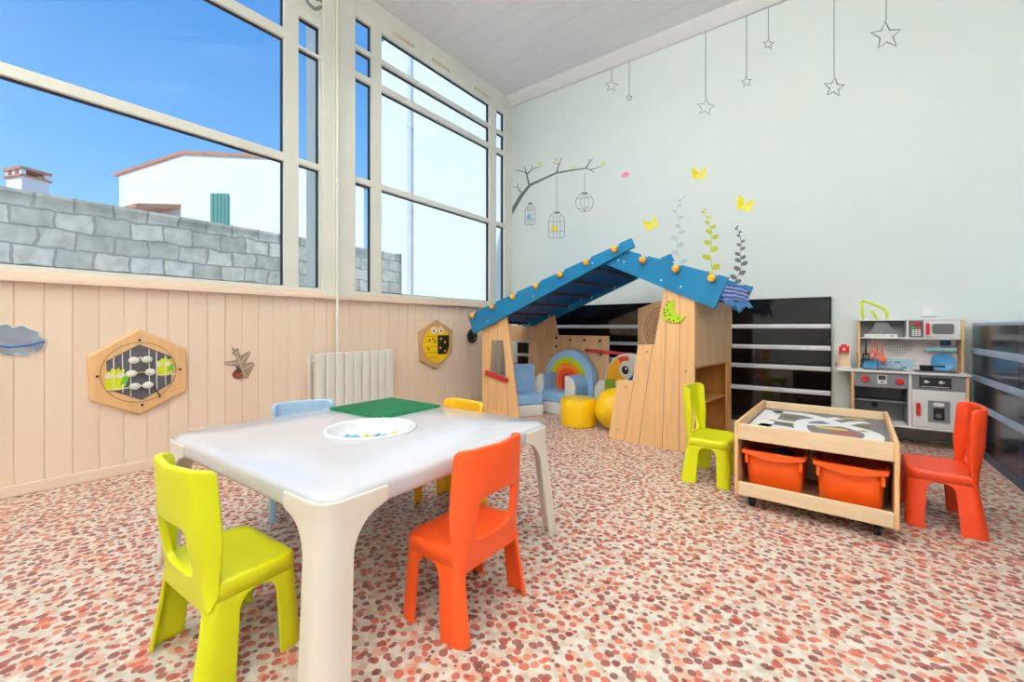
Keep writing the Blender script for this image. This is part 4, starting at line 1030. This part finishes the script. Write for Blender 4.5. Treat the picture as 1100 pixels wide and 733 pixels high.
hang('coral toy fork hanging between coral spatula and spoon', 'toy_fork', 'toy_coral', 3.872, .81, 'fork')
hang('coral round toy spoon hanging rightmost under the hood', 'toy_spoon', 'toy_coral', 3.905, .785, 'spoon')
t = thing('blue_tub', 'small bright blue open tub on left of toy counter', 'tub', (3.83, 4.655, .5815))
b = MB(); b.prism([rrect(0, 0, .048, .028, .008, 3)], .004, XY(0)); b.prism([rrect(0, 0, .05, .03, .008, 3), rrect(0, 0, .045, .025, .006, 3)], .075, XY(.0035)); b.build('body', 'toy_blue', t, local=True)
t = thing('toy_plate', 'round pale blue toy plate leaning on the backsplash', 'toy plate', (4.268, 4.682, .579), 0)
b = MB(); Tm = Matrix.Translation((0, -.004, .070)) @ Matrix.Rotation(R(84), 4, 'X')
b.m('toy_blue').lathe([(.001, .004), (.045, .004), (.056, .009), (.070, .013), (.070, .010), (.056, .004), (.045, 0), (.001, 0)], 32, Tm, capped=False); b.build('dish', None, t, local=True)
t = thing('toy_pan', 'small black toy saucepan standing on the toy sink', 'toy pan', (4.165, 4.60, .585))
b = MB(); b.lathe([(.001, 0), (.036, 0), (.040, .004), (.042, .038), (.039, .038), (.037, .006), (.001, .005)], 28, capped=False); b.build('bowl', 'black_plastic', t, local=True)
b = MB(); b.tube([(.038, 0, .032), (.07, -.01, .036), (.10, -.02, .036)], [.006, .007, .008]); b.build('handle', 'black_plastic', t, local=True)
t = thing('toy_coffee_machine', 'wooden toy coffee machine with red top on counter end', 'toy', (3.655, 4.58, .577))
b = MB(); b.m('birch_light').box((-.034, -.02, .012), (.034, .05, .17)); b.build('body', None, t, local=True, bevel=.003)
b = MB(); b.m('kitchen_white').box((-.042, -.05, 0), (.042, .055, .012)); b.m('kitchen_white').box((-.042, -.045, .012), (-.034, .055, .205)); b.box((.034, -.045, .012), (.042, .055, .205)); b.build('casing', None, t, local=True, bevel=.002)
b = MB(); b.m('red_bright').box((-.034, -.05, .135), (.034, .03, .185)); b.cyl((0, -.02, .185), (0, -.02, .20), .02); b.m('kitchen_white').cyl((0, -.052, .16), (0, -.049, .16), .012); b.build('head', None, t, local=True, bevel=.004)
b = MB(); b.m('red_paint').cyl((-.06, .0, .03), (-.045, .0, .03), .012); b.build('side_knob', None, t, local=True)
# switch on the wall
xa, za = at_back(*K(472, 80), 4.75); xb, zb = at_back(*K(540, 130), 4.75)
t = thing('light_switch', 'white double wall switch above the toy kitchen', 'switch', ((xa+xb)/2, 4.75, (za+zb)/2))
b = MB(); b.box((xa, 4.738, zb), (xb, 4.7495, za)); b.build('plate', 'switch_white', t, bevel=.004)
b = MB(); b.box((xa+.022, 4.734, zb+.022), (xb-.022, 4.7385, za-.022)); b.build('rocker', 'switch_white', t, bevel=.002)

# ------------------------------------------------------------------ left wall: toys, radiator, pipe
def Lp(px, py, X=0): return at_left(px, py, X)
t = thing('wall_game', 'large hexagonal wooden wall game with beads and two yellow birds', 'wall toy', (0, .74, .64))
hexo = [Lp(*p, .03) for p in ((149, 353.5), (201, 375), (201.5, 420), (150, 446.5), (97, 431), (94, 383))]
b = MB(); b.prism([hexo], .03, YZ(0)); b.build('board', 'birch', t, bevel=.012, seg=3)
cyx, czx = Lp(150.5, 400, .031)
b = MB(); b.tube([(.0305, cyx+.185*math.cos(2*PI*i/48), czx+.19*math.sin(2*PI*i/48)) for i in range(48)], .002, 5, closed=True); b.build('ring_groove', 'groove', t)
b = MB(); b.prism([[Lp(*p, .031) for p in ((149.6, 370), (184, 383), (183.6, 412), (152, 430), (116.4, 419), (114, 388))]], .006, YZ(.028)); b.build('game_field', 'abacus_grey', t)
zb_ = lambda x, y, X=.036: Lp(80+x/5, 340+y/5, X)
for x, y0, y1 in ((210, 222, 385), (257, 200, 410), (300, 178, 428), (400, 175, 420), (440, 192, 400), (487, 210, 370)):
    b = MB(); p, q = zb_(x, y0), zb_(x+3, y1); b.cyl((.037, *p), (.037, *q), .0028, seg=8); b.build('bar', 'bead_white', t)
for x, y in ((318, 236), (387, 232), (305, 307), (406, 299), (323, 376), (393, 369)):
    c = zb_(x, y); b = MB(); b.ball((.044, *c), .028, (.4, 1, .78), 18, 12); b.build('bead', 'bead_white', t)
for (xa_, ya_, xb_, yb_, k) in ((345, 222, 362, 222, 'bead_white'), (335, 303, 378, 301, 'map_yellow'), (352, 373, 365, 372, 'bead_white')):
    b = MB(); p, q = zb_(xa_, ya_), zb_(xb_, yb_); b.cyl((.041, *p), (.041, *q), .004, seg=8); b.build('link_rod', k, t)
for (x, y, s_, flip) in ((222, 335, 1.0, 1), (484, 268, .85, 1)):
    b = MB(); cy_, cz_ = zb_(x, y)
    body = [(-.055, -.09), (-.02, -.105), (.03, -.10), (.055, -.06), (.06, .0), (.045, .05), (.05, .075), (.025, .07), (.015, .095), (0, .075), (-.02, .09), (-.03, .065), (-.055, .06), (-.05, .02), (-.06, -.03)]
    b.m('bird_yellow').prism([[(cy_+p*s_*.85, cz_+q*s_*.72) for p, q in body]], .004, YZ(.034))
    b.m('bird_green').prism([[(cy_+(.02+p)*s_*.8, cz_+(-.02+q)*s_*.7) for p, q in ((.0, -.04), (.04, -.03), (.055, .02), (.05, .055), (.02, .03))]], .004, YZ(.036))
    b.m('bead_white')
    for d_ in (-.032, .02): b.prism([circle(cy_+d_*s_, cz_+.018*s_, .018*s_, .016*s_, 14)], .004, YZ(.037))
    b.box((.038, cy_-.04*s_, cz_-.066*s_), (.043, cy_+.07*s_, cz_-.060*s_))
    o = b.build('bird_figure', None, t)
b = MB(); b.m('black_plastic')
for x, y in ((350, 128), (567, 285), (364, 476), (122, 323)): c = zb_(x, y, .031); b.cyl((.030, *c), (.033, *c), .008, seg=10)
b.build('screw', None, t)
b = MB(); p, q = zb_(425, 365), zb_(458, 430); b.cyl((.037, *p), (.040, *q), .003, seg=6); b.ball((.040, *q), .006); b.build('cord', 'black_plastic', t)
# small hexagon
t = thing('wall_game', 'small hexagonal wooden wall game with yellow bee and black square', 'wall toy', (0, 3.32, .72))
b = MB(); b.prism([[Lp(*p, .03) for p in ((469.7, 343.5), (486.5, 354.6), (486, 379.2), (468.4, 396.8), (451.2, 387.5), (450.3, 356))]], .03, YZ(0)); b.build('board', 'hive_wood', t, bevel=.01, seg=2)
cy_, cz_ = Lp(469.4, 370, .031)
b = MB(); b.m('bee_yellow').prism([circle(cy_, cz_, .20, .205, 36)], .004, YZ(.029)); b.build('bee_disc', None, t)
b = MB(); b.m('black_plastic').prism([[(cy_+.01, cz_+.10), (cy_+.185, cz_+.10), (cy_+.19, cz_-.02), (cy_+.15, cz_-.115), (cy_+.01, cz_-.115)]], .003, YZ(.032)); b.build('black_square', None, t)
for d_ in (-.05, .06):
    b = MB(); b.m('bead_white').prism([circle(cy_+d_, cz_+.155, .042, .04, 16)], .003, YZ(.0325)); b.m('red_paint').prism([circle(cy_+d_, cz_+.150, .014, n=10)], .003, YZ(.0345)); b.build('eye', None, t)
for k_ in range(5):
    b = MB(); b.box((.0325, cy_-.17+.02*(k_ == 4), cz_+.09-.06*k_), (.0345, cy_+.005, cz_+.094-.06*k_)); b.build('stripe', 'groove', t)
for (u, v) in ((-.11, .05), (-.06, .06), (-.13, -.05), (-.03, .03)):
    b = MB(); b.cyl((.0325, cy_+u, cz_+v), (.0345, cy_+u, cz_+v), .012, seg=8); b.build('spot', 'black_plastic', t)
for (u, v) in ((.06, .06), (.12, .02), (.05, -.04), (.12, -.08)):
    b = MB(); b.cyl((.0345, cy_+u, cz_+v), (.0365, cy_+u, cz_+v), .014, seg=8); b.build('spot', 'bee_yellow', t)
# leaf with acorn
t = thing('leaf_decoration', 'small taupe oak leaf with a brown acorn on the peach wall', 'wall decoration', (0, 1.14, .67))
lf = [(845, 162), (862, 178), (880, 168), (884, 190), (892, 212), (915, 200), (938, 188), (948, 196), (928, 238), (925, 250), (958, 244), (971, 258), (950, 300), (932, 334), (908, 332), (885, 290), (870, 268), (812, 262), (804, 246), (858, 236), (874, 230), (866, 214), (848, 202), (852, 188)]
b = MB(); b.prism([[zb_(x, y, .008) for x, y in lf]], .007, YZ(0)); b.build('leaf', 'leaf_taupe', t, bevel=.002)
b = MB()
b.m('cream_line')
for pts in (((866, 190), (890, 250), (918, 325)), ((890, 250), (940, 196)), ((890, 250), (815, 254)), ((900, 290), (962, 256))):
    b.tube([(.008, *zb_(x, y, .008)) for x, y in pts], .0022, 6)
b.build('vein', None, t)
b = MB(); b.m('acorn_brown').prism([[zb_(*p, .012) for p in ((852, 300), (880, 300), (905, 316), (906, 330), (875, 335), (852, 326), (848, 312))]], .006, YZ(.007)); b.m('acorn_dark').prism([[zb_(*p, .012) for p in ((866, 262), (880, 270), (900, 298), (890, 306), (858, 302), (862, 290), (874, 286))]], .008, YZ(.007)); b.build('acorn', None, t, bevel=.001)
# cloud
t = thing('cloud_mirror', 'white edged grey blue cloud panel at left edge of peach wall', 'wall decoration', (0, .2, .84))
zc7 = lambda x, y, X=.01: Lp(x/2.818, 300+y/2.818, X)
cl = [(-30, 165), (-22, 150), (-8, 138), (20, 135), (40, 145), (65, 139), (90, 149), (115, 158), (126, 174), (143, 185), (138, 205), (120, 220), (100, 222), (80, 236), (50, 228), (30, 234), (0, 228), (-20, 222), (-36, 195)]
cpts = smooth([zc7(*p) for p in cl], True, 4)
cc = sum((Vector(p) for p in cpts), Vector((0, 0)))/len(cpts)
b = MB(); b.m('bead_white').prism([[tuple(p) for p in cpts]], .008, YZ(0)); b.build('border', None, t, bevel=.002)
b = MB(); b.m('cloud_mirror').prism([[tuple(cc+(Vector(p)-cc)*.93) for p in cpts]], .003, YZ(.0075)); b.build('face', None, t)
b = MB(); b.m('map_blue'); b.tube([(.0105, *zc7(*p)) for p in ((-30, 200), (30, 206), (90, 200), (134, 188))], .006, 6); b.build('dark_band', 'object_slate', t)
# round fitting near the corner
cy_, cz_ = Lp(506.5, 361, .03)
t = thing('round_fitting', 'black round wheel on peach wall just left of the playhouse', 'wall fitting', (0, cy_, cz_))
Tm = Matrix.Translation((.004, cy_, cz_)) @ Matrix.Rotation(R(90), 4, 'Y')
b = MB(); b.lathe([(.05, -.003), (.055, .03), (.03, .035), (.02, .05)], 20, Tm); b.build('hub', 'black_plastic', t)
b = MB(); b.tube([(.045, cy_+.075*math.cos(2*PI*i/24), cz_+.075*math.sin(2*PI*i/24)) for i in range(24)], .014, 8, closed=True)
for k_ in range(3):
    a = k_*2*PI/3+.5; b.cyl((.045, cy_, cz_), (.045, cy_+.075*math.cos(a), cz_+.075*math.sin(a)), .009, seg=8)
b.build('rim', 'black_plastic', t)
# radiator and pipe
t = thing('radiator', 'white column radiator on the peach wall behind the table', 'radiator', (.07, 2.24, .12))
ry0, ry1, rz0, rz1 = 1.86, 2.655, .12, .70; nsec = 9; sw = (ry1-ry0)/nsec
for i in range(nsec):
    b = MB(); y0 = ry0+i*sw; b.prism([rrect(.085, y0+sw/2, .028, sw/2-.003, .010, 3)], rz1-rz0, XY(rz0)); b.build('section', 'radiator_white', t, bevel=.006, seg=2)
b = MB(); b.box((.045, ry0+.01, rz0+.02), (.075, ry1-.01, rz1-.05)); b.box((.001, ry0+.15, rz0+.1), (.05, ry0+.18, rz1-.1)); b.box((.001, ry1-.18, rz0+.1), (.05, ry1-.15, rz1-.1)); b.build('core', 'radiator_white', t)
b = MB(); b.cyl((.085, ry0, rz1-.06), (.085, ry0-.05, rz1-.06), .014); b.cyl((.085, ry0-.045, rz1-.08), (.085, ry0-.045, rz1-.01), .018); b.build('valve', 'radiator_white', t, bevel=.003)
b = MB(); b.cyl((.085, ry0-.045, rz1-.08), (.085, ry0-.045, .0), .009); b.build('supply_pipe', 'radiator_white', t)
b = MB(); b.cyl((.060, 2.085, .69), (.060, 2.085, 4.095), .013)
for zz in (1.0, 2.2, 3.4): b.cyl((.060, 2.085, zz), (.060, 2.085, zz+.02), .019)
tag(b.build('heating_pipe', 'frame_white'), 'thin white heating pipe rising from radiator along the post', 'pipe')

# ------------------------------------------------------------------ stickers on the back wall
WY = 4.748
def Wp(px, py): x, z = at_back(px, py, WY); return (x, WY, z)
def flat(b, pts, mk_, th=.002): b.m(mk_).prism([[(p[0], p[2]) for p in (Wp(*q) for q in pts)]], th, XZ(WY+.0015-th))
def line(b, pts, mk_, r=.004, closed=False): b.m(mk_).tube([Wp(*p) for p in pts], r, 6, closed)
star_lb = ['small star sticker hanging leftmost, on a short string', 'tiniest star sticker, second from the left on long string', 'large star sticker on a long string left of middle', 'small star sticker on the long string right of the large left one', 'small star sticker on a short string near the ceiling',
           'large star sticker hanging lowest on the right, long string', 'largest star sticker, rightmost near top edge']
for i, (px, py, r, top) in enumerate(((657, 91, 6.2, 68), (676, 104.5, 3.2, 60), (758, 114, 8.4, 31), (802, 87, 5.2, 15), (825.5, 46.5, 5.2, 6), (896, 92.5, 9.6, -40), (952, 36, 14, -40))):
    c = Wp(px, py); t = thing('star_sticker', star_lb[i], 'sticker', (c[0], WY, c[2]), 0, 'star stickers hanging on the back wall')
    b = MB(); line(b, [(px, top), (px, py-r)], 'sticker_mid', .0032); b.build('string', None, t)
    b = MB(); rot = R(random.choice((-6, 5, 8)))
    pts = [(px+(r*1.18 if k % 2 == 0 else r*.52)*math.sin(rot+PI*k/5), py+r*.15-(r*1.12 if k % 2 == 0 else r*.50)*math.cos(rot+PI*k/5)) for k in range(10)]
    line(b, pts, 'sticker_mid', 0.0036 if r < 9 else .005, True); b.build('star', None, t)
# branch with cages
t = thing('branch_sticker', 'grey bare branch sticker reaching from the window corner', 'sticker', Wp(590, 200))
g = lambda x, y: (560+x/6.66, 160+y/6.66)
def taper(b, pts, ws, mk_):
    P_ = [Vector(p) for p in pts]; Ls, Rs = [], []
    for i, p in enumerate(P_):
        d = (P_[min(i+1, len(P_)-1)]-P_[max(i-1, 0)]).normalized(); nn = Vector((-d.y, d.x))*ws[i]/2; Ls.append(p+nn); Rs.append(p-nn)
    flat(b, [tuple(q) for q in Ls]+[tuple(q) for q in Rs[::-1]], mk_)
b = MB()
taper(b, [(548.3, 230), g(0, 335), g(60, 260), g(250, 172), g(365, 152), g(460, 140)], [4.2, 3.6, 2.6, 1.9, 1.5, 1.2], 'sticker_grey')
b.build('main_stem', None, t)
b = MB()
for pts, ws in (([g(55, 262), g(38, 180), g(22, 125)], [1.7, 1.4, .6]), ([g(40, 182), g(78, 145), g(145, 122)], [1.2, .9, .4]), ([g(38, 175), (556.5, 183), (553, 184)], [1, .7, .4]), ([g(78, 146), g(76, 112)], [.7, .4]),
                ([g(250, 172), g(268, 115), g(290, 62)], [1.3, 1, .4]), ([g(266, 112), g(228, 96)], [.8, .4]), ([g(460, 140), g(490, 95), g(512, 66)], [1.4, 1, .4]), ([g(490, 95), g(482, 74)], [.7, .4]), ([g(460, 138), g(495, 150), g(585, 122)], [1.3, 1, .4]), ([g(493, 150), g(523, 172)], [1, .5]),
                ([(560, 207), (556, 201), (551, 201)], [1.3, .9, .4]), ([(556, 201), (556, 197)], [.7, .4])):
    taper(b, pts, ws, 'sticker_grey')
b.build('twig', None, t)
b = MB()
for x, y in ((130, 103), (245, 76), (372, 130), (588, 102)): p = g(x, y); flat(b, [(p[0]-2.2, p[1]+.3), (p[0]-.5, p[1]-1.6), (p[0]+.8, p[1]-.6), (p[0]+2.4, p[1]-1.8), (p[0]+1.6, p[1]+1.4), (p[0]-.6, p[1]+1.8)], 'sticker_lemon')
o = b.build('leaf', None, t); o['label'] = 'pale yellow leaf buds'
def cage(label, kind, cx_, cy0, w_, h_, string, bird=None):
    t = thing('birdcage_sticker', label, 'sticker', Wp(cx_, cy0+h_/2), 0, 'birdcage stickers under the branch')
    b = MB(); m_ = 'sticker_grey'
    if kind == 'round':
        line(b, [(cx_+w_/2*math.cos(2*PI*i/28), cy0+h_/2+h_/2*math.sin(2*PI*i/28)) for i in range(28)], m_, .0028, True)
        for f in (-.45, 0, .45): line(b, [(cx_+f*w_/2*math.sin(PI*i/10)*1.05, cy0+h_*i/10) for i in range(11)], m_, .0022)
        for f in (.25, .8): q = math.sqrt(1-(2*f-1)**2)*w_/2; line(b, [(cx_-q, cy0+h_*f+1), (cx_+q, cy0+h_*f-.6)], m_, .0022)
    else:
        sh = .36 if kind == 'dome' else .30
        if kind == 'dome': top_ = [(cx_+w_/2*math.cos(PI-PI*i/14), cy0+h_*sh-h_*sh*math.sin(PI*i/14)) for i in range(15)]
        else: top_ = [(cx_-w_/2, cy0+h_*sh), (cx_-1, cy0), (cx_+1, cy0), (cx_+w_/2, cy0+h_*sh)]
        line(b, top_+[(cx_+w_/2, cy0+h_*.95), (cx_+w_*.4, cy0+h_), (cx_-w_*.4, cy0+h_*1.02), (cx_-w_/2, cy0+h_*.95)], m_, .0026, True)
        for f in (-.45, 0, .45): line(b, [(cx_+f*w_*.45, cy0+h_*(.03 if f == 0 else .12)), (cx_+f*w_/2, cy0+h_*.4), (cx_+f*w_/2, cy0+h_)], m_, .002)
        for f in (sh, .76): line(b, [(cx_-w_/2, cy0+h_*f), (cx_+w_/2, cy0+h_*f-.4)], m_, .002)
    flat(b, [(cx_-w_*.16, cy0-.6), (cx_+w_*.16, cy0-1), (cx_+w_*.2, cy0+.8), (cx_-w_*.2, cy0+1)], m_)
    b.build('cage', None, t)
    if string: b = MB(); line(b, [(cx_, string), (cx_, cy0)], 'sticker_mid', .0022); b.build('string', None, t)
    if bird:
        b = MB(); x, y = cx_-w_*.14, cy0+h_*.64
        flat(b, [(x-w_*.2, y-h_*.03), (x-w_*.05, y-h_*.14), (x+w_*.12, y-h_*.12), (x+w_*.2, y+h_*.02), (x+w_*.08, y+h_*.12), (x-w_*.12, y+h_*.10)], bird, .0026); b.build('bird', None, t)
cage('small pointed birdcage sticker with a blue bird, nearest the window', 'point', 569.5, 218.5, 11, 23, None, 'sticker_blue')
cage('domed birdcage sticker with yellow bird on the long string', 'dome', 598, 228.5, 17, 27, 189, 'sticker_yellow')
cage('empty round birdcage sticker under the branch tip', 'round', 628, 207.5, 19, 20, 186)
# pink bird
b = MB(); flat(b, [(667, 189), (669, 186), (672, 184.5), (675, 185), (676.5, 187), (675, 189.5), (671.5, 191), (668.5, 190.6)], 'sticker_pink'); flat(b, [(669.5, 187.2), (672.5, 186.2), (674, 187.8), (671, 188.8)], 'toy_coral', .0026)
tag(b.build('bird_sticker'), 'tiny pink bird sticker on the wall right of the branch', 'sticker')
for lb, (px, py, s_, rot) in (('yellow butterfly sticker highest on the back wall', (751, 186.5, 1.0, 0)), ('yellow butterfly sticker furthest right, above dark vine', (800, 219.5, 1.15, .35)), ('yellow butterfly sticker nearest the playhouse ridge', (699.5, 240.5, .95, -.45))):
    t = thing('butterfly_sticker', lb, 'sticker', Wp(px, py), 0, 'yellow butterfly stickers')
    for side, mm in ((-1, 'sticker_yellow'), (1, 'sticker_wing')):
        wing = [(0, 2.5), (side*1, -2), (side*4, -5.5), (side*7.5, -6), (side*8, -2.5), (side*6.5, .8), (side*7, 4), (side*4.5, 6.5), (side*1.2, 5.5)]
        wing = [(px+s_*(a*math.cos(rot)-c*math.sin(rot)), py+s_*(a*math.sin(rot)+c*math.cos(rot))) for a, c in wing]
        b = MB(); flat(b, wing, mm); b.build('wing', None, t)
for lb, mk_, pts, n_, sz in (('pale grey leafy vine sticker, left of the yellow vine', 'sticker_pale', [(733.5, 212), (727, 226), (731, 244), (727, 262), (731, 282)], 11, 3.2),
                         ('mustard yellow leafy vine sticker in the middle', 'sticker_leaf', [(756, 226), (762, 240), (765, 254), (763, 272), (766, 296)], 12, 3.6),
                         ('dark grey leafy vine sticker on the right', 'sticker_grey', [(791, 244), (796, 258), (795, 274), (796, 288), (789, 304)], 15, 3.0)):
    t = thing('vine_sticker', lb, 'sticker', Wp(*pts[2]), 0, 'leafy vine stickers above the playhouse')
    cp = smooth(pts, False, 8); b = MB(); line(b, [tuple(p) for p in cp], mk_, .003); b.build('stem', None, t)
    for i in range(n_):
        f = i/(n_-1); p = cp[min(int(f*(len(cp)-1)), len(cp)-1)]; s_ = sz*1.2*(.35+.65*min(1, f*1.3)); sd_ = -1 if i % 2 else 1
        b = MB(); c = (p.x+sd_*s_*1.05, p.y-.4*s_); flat(b, [(c[0]+s_*math.cos(2*PI*k/12), c[1]+s_*.72*math.sin(2*PI*k/12)-.25*sd_*s_*math.cos(2*PI*k/12)) for k in range(12)], mk_); b.build('leaf', None, t)
# neon leaf outline over the kitchen
b = MB(); b.m('leaf_neon')
lp = [K(*p) for p in ((205, 142), (198, 100), (197, 62), (215, 62), (262, 78), (300, 96), (314, 118), (314, 142))]
b.tube([Wp(*p) for p in smooth(lp, False, 4)], .009, 8); b.tube([Wp(*K(*p)) for p in ((240, 102), (256, 122), (270, 142))], .009, 8)
tag(b.build('leaf_outline'), 'neon yellow leaf outline on wall above the toy kitchen', 'wall decoration')

# ------------------------------------------------------------------ view
scene.view_settings.view_transform = 'Standard'; scene.view_settings.look = 'None'
scene.view_settings.exposure = .2; scene.view_settings.gamma = 1; scene.view_settings.use_curve_mapping = False
scene.cycles.max_bounces = 8; scene.cycles.transparent_max_bounces = 16
scene.cycles.use_denoising = True
scene.cycles.sample_clamp_indirect = 6
